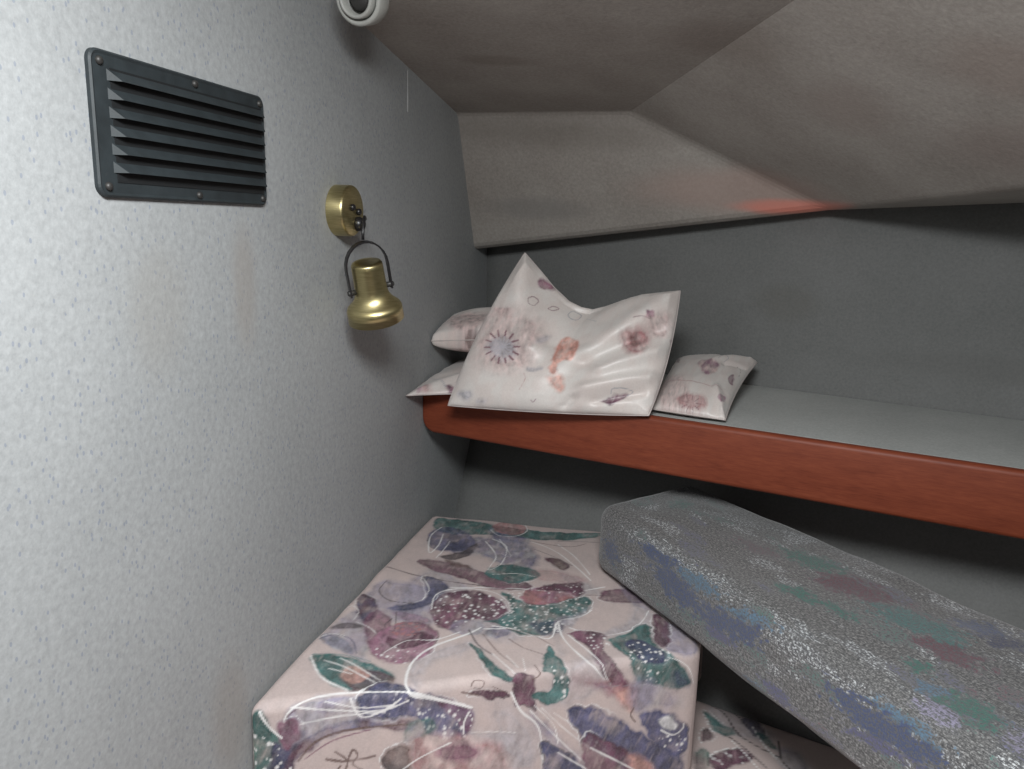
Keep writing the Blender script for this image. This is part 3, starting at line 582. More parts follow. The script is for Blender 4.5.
 ('s',[(0.2453,0.8438),(0.3102,0.8664)],dict(c='grey',w=0.0008,alpha=0.3)),
 ('b',[(0.1642,0.6115),(0.2122,0.6141),(0.3100,0.6254),(0.4268,0.6412),(0.3216,0.5808),(0.1720,0.5617)],dict(c='lav',alpha=0.7,c2='navy2')),
 ('b',[(0.4530,0.6709),(0.5388,0.7056),(0.6084,0.6979),(0.5371,0.6461)],dict(c='teal',alpha=0.9,c2='teal2'))]
SHAPES['lower'] = [
 ('b',[(0.5127,1.0931),(0.5473,1.1098),(0.5824,1.0687),(0.6088,1.0405),(0.5864,1.0227),(0.5445,1.0279),(0.5162,1.0558)],dict(c='lilacgrey',alpha=0.5,feather=0.008)),
 ('b',[(0.5058,1.0717),(0.5181,1.0626),(0.5307,1.0477),(0.5484,1.0378),(0.5372,1.0200),(0.5213,1.0271),(0.5124,1.0424)],dict(c='teal',alpha=0.95,feather=0.003,c2='teal2')),
 ('s',[(0.5165,1.0910),(0.5349,1.0737),(0.5485,1.0408),(0.5585,1.0232)],dict(c='dark',w=0.0018)),
 ('s',[(0.5318,1.0987),(0.5535,1.0760),(0.5670,1.0521)],dict(c='dark',w=0.0018)),
 ('s',[(0.5390,1.0205),(0.5576,1.0032),(0.5830,0.9728),(0.5949,0.9558)],dict(c='dark',w=0.002)),
 ('s',[(0.5517,1.0299),(0.5786,1.0092),(0.6112,0.9913)],dict(c='dark',w=0.0016)),
 ('b',[(0.5606,1.0686),(0.5791,1.0740),(0.5917,1.0473),(0.5867,1.0256),(0.5700,1.0411)],dict(c='navy',alpha=0.8,c2='dark')),
 ('b',[(0.5772,1.0431),(0.5944,1.0364),(0.6063,1.0115),(0.5894,1.0150)],dict(c='teal',alpha=0.7)),
 ('b',[(0.4997,1.0208),(0.5123,1.0304),(0.5193,1.0119),(0.5051,0.9993)],dict(c='plum',alpha=0.8,c2='dark')),
 ('b',[(0.4947,0.9742),(0.5120,0.9791),(0.5118,0.9474),(0.4951,0.9324)],dict(c='dark',alpha=0.7,c2='green')),
 ('b',[(0.5119,0.9630),(0.5293,0.9841),(0.5469,0.9946),(0.5673,0.9922),(0.5699,0.9769),(0.5491,0.9631),(0.5251,0.9410)],dict(c='plum2',alpha=0.95,c2='plum')),
 ('s',[(0.5119,0.9683),(0.5259,0.9858),(0.5505,0.9983)],dict(c='white',w=0.0018)),
 ('d',[(0.5154,0.9693),(0.5503,0.9956),(0.5703,0.9850),(0.5352,0.9489)],dict(c='white',cell=0.009,dens=0.4,size=0.22)),
 ('s',[(0.5743,1.0542),(0.5892,1.0122),(0.6216,0.9634)],dict(c='white',w=0.0018)),
 ('b',[(0.6058,1.0059),(0.6273,1.0176),(0.6443,0.9902),(0.6398,0.9537),(0.6144,0.9563)],dict(c='lav',alpha=0.6,feather=0.006,c2='grey')),
 ('s',[(0.6078,1.0288),(0.6107,0.9859),(0.6283,0.9653)],dict(c='dark',w=0.002)),
 ('s',[(0.5439,1.0105),(0.5697,0.9742),(0.5845,0.9478)],dict(c='white',w=0.0014))]
SHAPES['tweed'] = [  # pale ones along the ridge mix light yarn with a painted highlight
 (0.1582,-0.0036,0.0620,0.0138,0.080,'pale',0.42),
 (0.2523,-0.0006,0.0464,0.0132,-0.035,'pale',0.42),
 (0.1620,-0.0175,0.0341,0.0091,0.057,'blue',0.90),
 (0.2080,-0.0446,0.0377,0.0128,-0.088,'blue',0.95),
 (0.2405,-0.0161,0.0296,0.0097,0.060,'sky',0.95),
 (0.0494,-0.0590,0.0191,0.0156,-0.339,'blue',0.60),
 (0.3023,-0.0432,0.0419,0.0118,0.167,'blue',0.95),
 (0.3277,-0.0205,0.0377,0.0065,0.248,'sky',0.70),
 (0.2924,-0.0646,0.0183,0.0067,-0.004,'navy2',0.80),
 (0.4041,-0.0209,0.0507,0.0119,-0.078,'pale',0.42),
 (0.3893,-0.0858,0.0157,0.0087,-0.164,'navy2',0.80),
 (0.3563,-0.0942,0.0161,0.0061,0.118,'sky',0.60),
 (0.4819,-0.0244,0.0390,0.0095,-0.004,'pale',0.42),
 (0.5022,-0.0397,0.0347,0.0106,-0.035,'blue',0.95),
 (0.5419,-0.0335,0.0287,0.0100,-0.024,'blue',0.95),
 (0.5420,-0.0180,0.0258,0.0069,-0.020,'sky',0.80),
 (0.5241,-0.0552,0.0326,0.0060,0.206,'navy2',0.80),
 (0.5922,-0.0282,0.0165,0.0086,-0.153,'pale',0.42),
 (0.0588,0.1127,0.0163,0.0160,0.515,'green',0.60),
 (0.1438,0.1443,0.0324,0.0152,0.594,'pale',0.35),
 (0.2295,0.1104,0.0320,0.0113,0.172,'wine',0.50),
 (0.2888,0.1457,0.0331,0.0158,0.139,'green',0.75),
 (0.3038,0.1567,0.0179,0.0124,0.560,'teal2',0.60),
 (0.3618,0.1395,0.0325,0.0190,0.316,'wine',0.85),
 (0.3488,0.0637,0.0222,0.0106,0.245,'green',0.70),
 (0.3915,0.0758,0.0190,0.0078,0.122,'green',0.70),
 (0.3586,-0.0075,0.0155,0.0060,0.120,'green',0.50),
 (0.4445,0.1334,0.0377,0.0175,0.203,'teal2',0.95),
 (0.4365,0.1306,0.0256,0.0118,0.373,'green',0.95),
 (0.4946,0.1144,0.0246,0.0140,0.188,'wine',1.00),
 (0.4789,0.1924,0.0185,0.0144,0.598,'blue',0.90),
 (0.5088,0.1862,0.0168,0.0142,0.164,'navy',0.80),
 (0.5049,0.0628,0.0099,0.0075,0.151,'green',0.80),
 (0.5352,0.0439,0.0144,0.0114,0.611,'sky',0.70),
 (0.5636,0.0458,0.0227,0.0138,-0.078,'green',0.85),
 (0.5875,0.0318,0.0150,0.0102,0.449,'green',0.60),
 (0.5589,0.0177,0.0160,0.0127,0.094,'lav',0.70),
 (0.6200,0.0449,0.0130,0.0128,-0.083,'lav',0.70),
 (0.4320,0.2157,0.0215,0.0143,0.245,'pale',0.50),
 (0.3241,0.2093,0.0316,0.0136,0.286,'pale',0.35)]
SHAPES['big'] = [
 ('b',[(0.0031,0.1560),(0.0438,0.1774),(0.0939,0.1851),(0.1205,0.1468),(0.1158,0.0765),(0.0501,0.0673),(0.0141,0.0872)],dict(c='blush',alpha=0.78,feather=0.015,brush=0.7)),
 ('b',[(0.1503,0.1728),(0.1737,0.1698),(0.1894,0.1484),(0.1894,0.1162),(0.1722,0.1101),(0.1737,0.0811),(0.1597,0.0856),(0.1550,0.1147),(0.1456,0.1514)],dict(c='orange',alpha=1.0,feather=0.003,c2='peach')),
 ('b',[(0.1612,0.0704),(0.1816,0.0780),(0.1957,0.0520),(0.1925,0.0398),(0.1690,0.0551)],dict(c='peach',alpha=0.98,feather=0.004)),
 ('b',[(0.0329,0.1086),(0.0501,0.1269),(0.0783,0.1254),(0.0908,0.1055),(0.0736,0.0887),(0.0470,0.0902)],dict(c='lilacgrey',alpha=0.72,feather=0.008,brush=0.5)),
 ('s',[(0.0798,0.1162),(0.0923,0.1193)],dict(c='mauve',w=0.0022,alpha=1.0)),
 ('s',[(0.0814,0.1086),(0.0939,0.1055)],dict(c='mauve',w=0.0022,alpha=1.0)),
 ('s',[(0.0783,0.0994),(0.0892,0.0933)],dict(c='mauve',w=0.0022,alpha=1.0)),
 ('s',[(0.0736,0.0933),(0.0798,0.0841)],dict(c='mauve',w=0.0022,alpha=1.0)),
 ('s',[(0.0642,0.0918),(0.0673,0.0795)],dict(c='mauve',w=0.0022,alpha=1.0)),
 ('s',[(0.0563,0.0918),(0.0532,0.0811)],dict(c='mauve',w=0.0022,alpha=1.0)),
 ('s',[(0.0470,0.0964),(0.0391,0.0887)],dict(c='mauve',w=0.0022,alpha=1.0)),
 ('s',[(0.0423,0.1025),(0.0297,0.0994)],dict(c='mauve',w=0.0022,alpha=1.0)),
 ('s',[(0.0391,0.1116),(0.0266,0.1116)],dict(c='mauve',w=0.0022,alpha=1.0)),
 ('s',[(0.0423,0.1193),(0.0297,0.1239)],dict(c='mauve',w=0.0022,alpha=1.0)),
 ('s',[(0.0470,0.1239),(0.0391,0.1331)],dict(c='mauve',w=0.0022,alpha=1.0)),
 ('s',[(0.0563,0.1285),(0.0532,0.1392)],dict(c='mauve',w=0.0022,alpha=1.0)),
 ('s',[(0.0657,0.1269),(0.0689,0.1376)],dict(c='mauve',w=0.0022,alpha=1.0)),
 ('s',[(0.0736,0.1239),(0.0845,0.1300)],dict(c='mauve',w=0.0022,alpha=1.0)),
 ('s',[(0.0610,0.1101),(0.0798,0.1162)],dict(c='lilacgrey',w=0.001,alpha=0.91)),
 ('s',[(0.0610,0.1101),(0.0814,0.1086)],dict(c='lilacgrey',w=0.001,alpha=0.91)),
 ('s',[(0.0610,0.1101),(0.0783,0.0994)],dict(c='lilacgrey',w=0.001,alpha=0.91)),
 ('s',[(0.0610,0.1101),(0.0736,0.0933)],dict(c='lilacgrey',w=0.001,alpha=0.91)),
 ('s',[(0.0610,0.1101),(0.0642,0.0918)],dict(c='lilacgrey',w=0.001,alpha=0.91)),
 ('s',[(0.0610,0.1101),(0.0563,0.0918)],dict(c='lilacgrey',w=0.001,alpha=0.91)),
 ('s',[(0.0610,0.1101),(0.0470,0.0964)],dict(c='lilacgrey',w=0.001,alpha=0.91)),
 ('s',[(0.0610,0.1101),(0.0423,0.1025)],dict(c='lilacgrey',w=0.001,alpha=0.91)),
 ('s',[(0.0610,0.1101),(0.0391,0.1116)],dict(c='lilacgrey',w=0.001,alpha=0.91)),
 ('s',[(0.0610,0.1101),(0.0423,0.1193)],dict(c='lilacgrey',w=0.001,alpha=0.91)),
 ('s',[(0.0610,0.1101),(0.0470,0.1239)],dict(c='lilacgrey',w=0.001,alpha=0.91)),
 ('s',[(0.0610,0.1101),(0.0563,0.1285)],dict(c='lilacgrey',w=0.001,alpha=0.91)),
 ('s',[(0.0610,0.1101),(0.0657,0.1269)],dict(c='lilacgrey',w=0.001,alpha=0.91)),
 ('s',[(0.0610,0.1101),(0.0736,0.1239)],dict(c='lilacgrey',w=0.001,alpha=0.91)),
 ('b',[(0.0470,0.2508),(0.0610,0.2554),(0.0783,0.2569),(0.0736,0.2462),(0.0548,0.2386)],dict(c='rose2',alpha=0.91,c2='mauve')),
 ('s',[(0.0579,0.2065),(0.0610,0.2156),(0.0720,0.2172),(0.0736,0.2049),(0.0642,0.2004),(0.0579,0.2065)],dict(c='mauve',w=0.0014)),
 ('s',[(0.0939,0.2156),(0.0970,0.2264),(0.1064,0.2309),(0.1017,0.2187),(0.0939,0.2156)],dict(c='mauve',w=0.0012)),
 ('s',[(0.1268,0.2294),(0.1299,0.2432),(0.1503,0.2386),(0.1503,0.2233),(0.1346,0.2233),(0.1268,0.2294)],dict(c='grey',w=0.0014)),
 ('s',[(0.1690,0.2279),(0.1988,0.2095)],dict(c='grey',w=0.001)),
 ('b',[(0.2630,0.1560),(0.2770,0.1682),(0.3021,0.1744),(0.3193,0.1591),(0.3209,0.1254),(0.3037,0.1162),(0.2786,0.1315)],dict(c='rose',alpha=0.85,feather=0.007,c2='blush')),
 ('b',[(0.2786,0.1575),(0.2943,0.1606),(0.3021,0.1422),(0.2864,0.1407)],dict(c='brown',alpha=0.91,feather=0.005,c2='rose')),
 ('b',[(0.3021,0.2065),(0.3162,0.2080),(0.3193,0.1973),(0.3052,0.1942)],dict(c='rose2',alpha=1.0,c2='plum2')),
 ('s',[(0.2817,0.1912),(0.2974,0.1942),(0.3130,0.1912)],dict(c='mauve',w=0.0014)),
 ('b',[(0.3052,0.1958),(0.3303,0.2065),(0.3522,0.1988),(0.3459,0.1606),(0.3162,0.1682)],dict(c='blush',alpha=0.78,feather=0.008)),
 ('b',[(0.3553,0.1560),(0.3600,0.1636),(0.3600,0.1484),(0.3600,0.1484)],dict(c='plum2',alpha=1.0)),
 ('b',[(0.2677,0.0229),(0.2880,0.0352),(0.3115,0.0428),(0.3115,0.0336),(0.2896,0.0184)],dict(c='plum2',alpha=1.0,c2='plum')),
 ('s',[(0.2817,0.0382),(0.2833,0.0459),(0.3021,0.0489),(0.3177,0.0459),(0.3099,0.0382)],dict(c='grey',w=0.0014)),
 ('b',[(0.0110,0.0184),(0.0344,0.0260),(0.0438,0.0153),(0.0282,0.0076)],dict(c='lilacgrey',alpha=0.65,feather=0.004)),
 ('s',[(0.0219,0.0184),(0.0344,0.0138)],dict(c='grey',w=0.0014)),
 ('s',[(0.1456,0.0184),(0.1503,0.0153),(0.1534,0.0214)],dict(c='plum2',w=0.0014)),
 ('b',[(0.0517,0.0122),(0.0673,0.0138),(0.0657,0.0061),(0.0517,0.0046)],dict(c='lilacgrey',alpha=0.52,feather=0.004)),
 ('s',[(0.1205,0.0382),(0.1237,0.0612),(0.1174,0.0719)],dict(c='rose',w=0.001,alpha=0.65)),
 ('b',[(0.1190,0.0856),(0.1456,0.0887),(0.1471,0.0811),(0.1221,0.0765)],dict(c='lilacgrey',alpha=0.59,feather=0.003)),
 ('b',[(0.1127,0.1514),(0.1237,0.1667),(0.1299,0.1545),(0.1174,0.1407)],dict(c='lilacgrey',alpha=0.52,feather=0.004)),
 ('b',[(0.0094,0.1636),(0.0376,0.1744),(0.0423,0.1667),(0.0235,0.1575)],dict(c='blush',alpha=0.91))]
SHAPES['flat'] = [
 ('b',[(0.0144,0.0130),(0.0216,0.0234),(0.0336,0.0052),(0.0240,0.0000)],dict(c='rose',alpha=0.52,feather=0.005)),
 ('b',[(0.0552,0.0156),(0.0648,0.0130),(0.0672,0.0000),(0.0600,0.0000)],dict(c='plum2',alpha=0.91)),
 ('s',[(0.0096,0.0728),(0.0528,0.0130)],dict(c='grey',w=0.0012)),
 ('b',[(0.3600,0.0312),(0.3600,0.0936),(0.3600,0.0780),(0.3600,0.0286),(0.3600,0.0000)],dict(c='brown',alpha=1.0,c2='mauve')),
 ('b',[(0.0048,0.0156),(0.0072,0.0260),(0.0192,0.0026)],dict(c='rose2',alpha=0.65))]
SHAPES['roll'] = [
 ('b',[(0.0103,0.0982),(0.0463,0.0982),(0.0951,0.0924),(0.1054,0.0058),(0.0437,0.0058)],dict(c='blush',alpha=0.91,feather=0.01)),
 ('s',[(0.0283,0.0549),(0.0334,0.0462)],dict(c='brown',w=0.0012)),
 ('s',[(0.0797,0.0029),(0.0720,0.0000),(0.0823,0.0000),(0.1003,0.0000),(0.1003,0.0000),(0.0797,0.0029)],dict(c='brown',w=0.0016)),
 ('b',[(0.0797,0.0000),(0.0951,0.0000),(0.0926,0.0000),(0.0797,0.0000)],dict(c='mauve',alpha=0.65)),
 ('s',[(0.0514,0.0433),(0.0540,0.0404)],dict(c='brown',w=0.0016)),
 ('s',[(0.0669,0.0607),(0.0720,0.0491)],dict(c='brown',w=0.0016)),
 ('s',[(0.0849,0.0491),(0.0900,0.0376)],dict(c='brown',w=0.0016)),
 ('s',[(0.0334,0.0347),(0.0360,0.0318)],dict(c='brown',w=0.0016)),
 ('b',[(0.0129,0.0000),(0.0463,0.0000),(0.0360,0.0000),(0.0129,0.0000)],dict(c='peach',alpha=0.52,feather=0.006))]
SHAPES['right'] = [
 ('b',[(0.1468,0.1629),(0.1911,0.1785),(0.2465,0.1595),(0.2492,0.1196),(0.2022,0.1075)],dict(c='rose2',alpha=0.98,c2='blush',feather=0.005)),
 ('b',[(0.0083,0.1005),(0.1135,0.0884),(0.1745,0.0087),(0.0526,0.0000)],dict(c='blush',alpha=0.65,feather=0.01)),
 ('b',[(0.1135,0.0191),(0.1606,0.0347),(0.2520,0.0312),(0.2631,0.0087),(0.1772,0.0000)],dict(c='rose',alpha=0.65,feather=0.006)),
 ('s',[(0.2160,0.0139),(0.2382,0.0139)],dict(c='mauve',w=0.0014,alpha=1.0)),
 ('s',[(0.2132,0.0087),(0.2326,0.0052)],dict(c='mauve',w=0.0014,alpha=1.0)),
 ('s',[(0.2022,0.0052),(0.2077,0.0017)],dict(c='mauve',w=0.0014,alpha=1.0)),
 ('s',[(0.1855,0.0069),(0.1772,0.0017)],dict(c='mauve',w=0.0014,alpha=1.0)),
 ('s',[(0.1745,0.0087),(0.1523,0.0052)],dict(c='mauve',w=0.0014,alpha=1.0)),
 ('s',[(0.1745,0.0139),(0.1495,0.0156)],dict(c='mauve',w=0.0014,alpha=1.0)),
 ('s',[(0.1800,0.0173),(0.1634,0.0260)],dict(c='mauve',w=0.0014,alpha=1.0)),
 ('s',[(0.1938,0.0191),(0.1938,0.0277)],dict(c='mauve',w=0.0014,alpha=1.0)),
 ('s',[(0.2077,0.0173),(0.2243,0.0243)],dict(c='mauve',w=0.0014,alpha=1.0)),
 ('s',[(0.0332,0.0832),(0.1218,0.0728),(0.2354,0.0659),(0.3157,0.0641)],dict(c='rose',w=0.0014,alpha=0.78)),
 ('b',[(0.3157,0.1213),(0.3268,0.1404),(0.3434,0.1109),(0.3323,0.1005)],dict(c='plum2',alpha=0.91)),
 ('b',[(0.3102,0.0364),(0.3378,0.0537),(0.3406,0.0295),(0.3157,0.0277)],dict(c='rose2',alpha=0.78)),
 ('s',[(0.2326,0.1820),(0.2465,0.2045),(0.2714,0.1959),(0.2603,0.1785)],dict(c='grey',w=0.0014)),
 ('s',[(0.3157,0.1907),(0.3406,0.1751),(0.3462,0.1525)],dict(c='brown',w=0.0016)),
 ('b',[(0.0028,0.2409),(0.0166,0.2461),(0.0471,0.1803),(0.0055,0.2201)],dict(c='mauve',alpha=0.78))]


def grid_mesh(name, V, F, col=None, uv=None):
    me = bpy.data.meshes.new(name)
    V = np.asarray(V, float); F = np.asarray(F, np.int32)
    me.vertices.add(len(V)); me.vertices.foreach_set('co', V.ravel())
    me.loops.add(F.size); me.loops.foreach_set('vertex_index', F.ravel())
    me.polygons.add(len(F)); me.polygons.foreach_set('loop_start', np.arange(len(F), dtype=np.int32)*4)
    me.update(calc_edges=True); me.validate()
    if col is not None:
        a = me.color_attributes.new('print', 'FLOAT_COLOR', 'POINT'); a.data.foreach_set('color', np.asarray(col, np.float32).ravel())
    if uv is not None:
        l = me.uv_layers.new(name='UVMap'); l.data.foreach_set('uv', uv[F.ravel()].astype(np.float32).ravel())
    me.polygons.foreach_set('use_smooth', np.ones(len(me.polygons), bool))
    return me

# ---------------------------------------------------------------- the setting
def fy(x): return 1.21-0.26*x            # front face line of the shelf
def hy(x, y0=1.60): return y0-0.32*x     # hull line
# bulkhead with the vent and the lamp
bm = bmesh.new()
prism(bm, [(0, -1.2, 0), (0, 1.9, 0), (0, 1.9, 1.226), (0, 1.385, 1.297), (0, 0.917, 1.361), (0, -1.2, 1.651)], (-0.03, 0, 0))
struct('wall_left', bm, M_wall)
# hull side behind the shelf and the berth, curved in section
sec = [(0.98, 0.0), (1.20, 0.25), (1.325, 0.42), (1.397, 0.516), (1.441, 0.576), (1.50, 0.655), (1.56, 0.743), (1.59, 0.80), (1.602, 0.87), (1.600, 0.95), (1.598, 1.03), (1.597, 1.20)]
bm = bmesh.new(); nx = 40; rows = []
for i in range(nx+1):
    x = -0.02+2.2*i/nx
    rows.append([bm.verts.new((x, hy(x, y), z)) for y, z in sec]+[bm.verts.new((x, hy(x, y)+0.03, z)) for y, z in sec[::-1]])
for a, b in zip(rows, rows[1:]):
    for k in range(len(a)): bm.faces.new((a[k], a[(k+1) % len(a)], b[(k+1) % len(a)], b[k]))
bm.faces.new(rows[0]); bm.faces.new(rows[-1][::-1])
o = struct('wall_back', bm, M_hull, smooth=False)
o.data.polygons.foreach_set('use_smooth', [True]*len(o.data.polygons))
# headliner: deckhead facets, sloping soffit above the shelf and its underside
T = (0, 1.385, 1.297); F1 = (0.316, 1.325, 1.2895); F2 = (0.643, 1.335, 1.139); A0 = (0, 1.507, 1.051)
G = Vector((0.519, 0.903, 1.337)); Gd = (G-Vector(F1)); E1 = Vector(F1)+Gd*5.6
W0 = (0, -1.2, 1.651)
R1 = Vector((0.812, 1.042, 1.1595)); Rd = R1-Vector(F2); R2 = Vector(F2)+Rd*2.6
bm = bmesh.new()
v = {k: bm.verts.new(p) for k, p in dict(T=T, F1=F1, F2=F2, A0=A0, E1=E1, W0=W0, R2=R2).items()}
n3 = (Vector(F2)-Vector(F1)).cross(Gd); Q = Vector((1.9, -1.0, 0)); Q.z = F1[2]-(n3.x*(Q.x-F1[0])+n3.y*(Q.y-F1[1]))/n3.z
v['Q'] = bm.verts.new(Q)
bk = [(0.0, 1.615, 1.062), (0.643, 1.41, 1.146), (1.5, 1.135, 1.19)]
for i, p in enumerate(bk): v['b%d' % i] = bm.verts.new(p)
bm.faces.new([v[k] for k in ('W0', 'T', 'F1', 'E1')])
bm.faces.new([v[k] for k in ('T', 'A0', 'F2', 'F1')])
bm.faces.new([v[k] for k in ('F1', 'F2', 'R2', 'Q', 'E1')])
bm.faces.new([v[k] for k in ('A0', 'b0', 'b1', 'F2')])
bm.faces.new([v[k] for k in ('F2', 'b1', 'b2', 'R2')])
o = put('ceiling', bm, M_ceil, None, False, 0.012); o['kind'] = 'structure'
s_ = o.modifiers.new('thickness', 'SOLIDIFY'); s_.thickness = 0.004; s_.offset = -1
bm = bmesh.new(); box(bm, (-0.03, -1.2, -0.03), (2.2, 1.9, 0)); struct('floor', bm, M_floor)
# short pale seam of the vinyl under the deckhead
bm = bmesh.new(); box(bm, (0, 1.137, 1.262), (0.0012, 1.1395, 1.322)); o = struct('trim_1', bm, M_trim)

# ---------------------------------------------------------------- shelf: carpeted board and mahogany fascia
sh = thing('shelf', (0.5, 1.3, 0.76), 'long grey carpeted shelf with a reddish mahogany front running along the sloping hull', 'shelf')
inv = Matrix.Translation(-Vector(sh.location))
XR = 1.7
def offs(bm): bmesh.ops.transform(bm, matrix=inv, verts=bm.verts[:])
bm = bmesh.new()
prism(bm, [(0.001, fy(0)+0.016, 0.803), (XR, fy(XR)+0.016, 0.803), (XR, hy(XR, 1.588), 0.803), (0.001, hy(0, 1.588), 0.803)], (0, 0, 0.024)); offs(bm)
put('shelf_board', bm, M_shelf, sh)
# fascia: rounded section swept, its foot rounded off where it meets the bulkhead
bm = bmesh.new(); rows = []
def fsec(z0):
    r = 0.007; t = 0.019; z1 = 0.8285; pts = []
    for cx, cz, a0 in ((r, z0+r, 180), (t-r, z0+r, 270), (t-r, z1-r, 0), (r, z1-r, 90)):
        for k in range(5):
            a = math.radians(a0+k*22.5); pts.append((cx+r*math.cos(a), cz+r*math.sin(a)))
    return pts
xs = [0.001+0.022*(1-math.cos(math.pi/2*k/8)) for k in range(9)]+[0.05+(XR-0.05)*k/30 for k in range(31)]
for x in xs:
    q = max(0.0, 1-(x-0.001)/0.022); z0 = 0.743+0.022*(1-math.sqrt(max(0, 1-q*q)))
    rows.append([bm.verts.new((x, fy(x)+a-0.004, z)) for a, z in fsec(z0)])
for a, b in zip(rows, rows[1:]):
    for k in range(len(a)): bm.faces.new((a[k], a[(k+1) % len(a)], b[(k+1) % len(a)], b[k]))
bm.faces.new(rows[0]); bm.faces.new(rows[-1][::-1]); offs(bm)
o = put('fascia', bm, M_wood, sh, True); o['label'] = 'reddish brown varnished mahogany front board of the shelf'

# ---------------------------------------------------------------- upholstered blocks
def soft_block(quad, z0, z1, rad, step, uvfun, base, seed, alpha0=1.0, wr=0.0012, crown=0.0):
    """rounded box of dense quads warped to a four-cornered plan; print painted from unwrapped metres"""
    q = [np.array(p, float) for p in quad]     # front-left, front-right, back-right, back-left
    L = (np.linalg.norm(q[1]-q[0])+np.linalg.norm(q[2]-q[3]))/2; D = (np.linalg.norm(q[3]-q[0])+np.linalg.norm(q[2]-q[1]))/2; H = z1-z0
    dims = np.array([L, D, H]); cnt = np.maximum(4, (dims/step).astype(int)); Ks = []; Fs = []; off = 0
    for a, b, c, side in ((0, 1, 2, 1), (0, 2, 1, 0), (1, 2, 0, 1), (1, 2, 0, 0), (0, 2, 1, 1), (0, 1, 2, 0)):   # axis a, axis b, fixed axis, which side
        A_, B_ = np.meshgrid(np.arange(cnt[a]+1), np.arange(cnt[b]+1))
        K = np.zeros((A_.size, 3), int); K[:, a] = A_.ravel(); K[:, b] = B_.ravel(); K[:, c] = cnt[c]*side
        idx = np.arange(A_.size).reshape(A_.shape)
        F = np.stack([idx[:-1, :-1], idx[:-1, 1:], idx[1:, 1:], idx[1:, :-1]], -1).reshape(-1, 4)
        if np.cross(np.eye(3)[a], np.eye(3)[b])[c]*(1 if side else -1) < 0: F = F[:, ::-1]
        Ks.append(K); Fs.append(F+off); off += len(K)
    K = np.concatenate(Ks); F = np.concatenate(Fs)
    key = (K[:, 0]*10007+K[:, 1])*10007+K[:, 2]
    _, first, invx = np.unique(key, return_index=True, return_inverse=True)
    F = invx.reshape(-1)[F]; P = K[first]/cnt*dims
    def warp(X, Y):
        s, t = (X/L)[:, None], (Y/D)[:, None]
        return q[0]*(1-s)*(1-t)+q[1]*s*(1-t)+q[2]*s*t+q[3]*(1-s)*t
    UV = uvfun(warp(P[:, 0], P[:, 1]), H-P[:, 2], P[:, 0], L-P[:, 0], P[:, 1])
    inner = np.clip(P, rad, dims-rad); d = P-inner; ln = np.linalg.norm(d, axis=1, keepdims=True); ln[ln == 0] = 1
    m = np.abs(d).max(1, keepdims=True)
    Rr = inner+d/ln*m*1.0
    nrm = d/ln
    h = (fbm(UV[:, 0]*9+seed, UV[:, 1]*9, seed, 3)-0.5)*2*wr
    Rr = Rr+nrm*h[:, None]
    c_ = crown*np.clip(np.minimum(P[:, 0], L-P[:, 0])/0.08, 0, 1)*np.clip(np.minimum(P[:, 1], D-P[:, 1])/0.08, 0, 1)
    Rr[:, 2] += np.where(P[:, 2] > H*0.9, c_+h*1.0, 0)
    XY = warp(Rr[:, 0], Rr[:, 1]); V = np.column_stack([XY, z0+Rr[:, 2]])
    V[:, 1] = np.minimum(V[:, 1], np.interp(V[:, 2], [p[1] for p in sec], [p[0] for p in sec])-0.32*V[:, 0]-0.004)   # pressed against the sloping hull
    pt = Painter(UV[:, 0], UV[:, 1], base, seed)
    if alpha0 != 1.0: pt.C[:, 3] = alpha0
    return V, F, UV, pt
# --- big floral block
BZ0, BZ1 = 0.387, 0.574
quad = [(0.002, 0.652), (0.486, 0.914), (0.500, 1.280), (0.003, 1.252)]
e = np.array(quad[1])-np.array(quad[0]); e = e/np.linalg.norm(e); fn = np.array([e[1], -e[0]])   # outward normal of the front face
def uv_block(XY, drop, x0, x1, y0):
    drop = np.maximum(drop, 0)
    isfront = (y0 < 1e-6)[:, None]; isright = ((x1 < 1e-6) & (y0 >= 1e-6))[:, None]; isleft = ((x0 < 1e-6) & (y0 >= 1e-6))[:, None]
    return XY+np.where(isfront, fn*drop[:, None], 0)+np.where(isright, np.array([1., 0])*drop[:, None], 0)+np.where(isleft, np.array([-1., 0])*drop[:, None], 0)
V, F, UV, pt = soft_block(quad, BZ0, BZ1, 0.013, 0.0016, uv_block, PAL['pink'], 3, wr=0.0015)
pt.blob([(-.1, .4), (.7, .4), (.7, 1.5), (-.1, 1.5)], (0.48, 0.41, 0.40), 0.35, 0.01, (0.60, 0.49, 0.46), 0, 0.9, 0.3, 0.0)
pt.run(SHAPES['block'], PAL)
o = put('berth_cushion', grid_mesh('berth_cushion', V, F, pt.C), M_floral)
o['label'] = 'thick floral berth cushion in pink, teal and plum lying along the pale bulkhead'; o['category'] = 'cushion'; o['group'] = 'floral berth cushions'

# --- lower berth mattress in the same cloth
quad2 = [(0.004, 0.30), (1.25, -0.05), (1.25, 0.868), (0.004, 1.262)]
def uv_low(XY, drop, x0, x1, y0): return XY.copy()
V, F, UV, pt = soft_block(quad2, 0.285, 0.385, 0.016, 0.0032, uv_low, PAL['pink'], 5, wr=0.001)
pt.run(SHAPES['lower'], PAL)
o = put('berth_mattress', grid_mesh('berth_mattress', V, F, pt.C), M_floral)
o['label'] = 'lower floral mattress, mostly hidden in shade between the upper cushion and the grey tweed one'; o['category'] = 'mattress'; o['group'] = 'floral berth cushions'
bm = bmesh.new()
prism(bm, [(0.004, 0.32, 0.001), (1.22, -0.03, 0.001), (1.22, 0.57, 0.001), (0.004, 0.93, 0.001)], (0, 0, 0.283))
o = put('storage_locker', bm, M_under, None, False, 0.004); o['label'] = 'plain plywood locker box carrying the lower floral mattress'; o['category'] = 'locker'

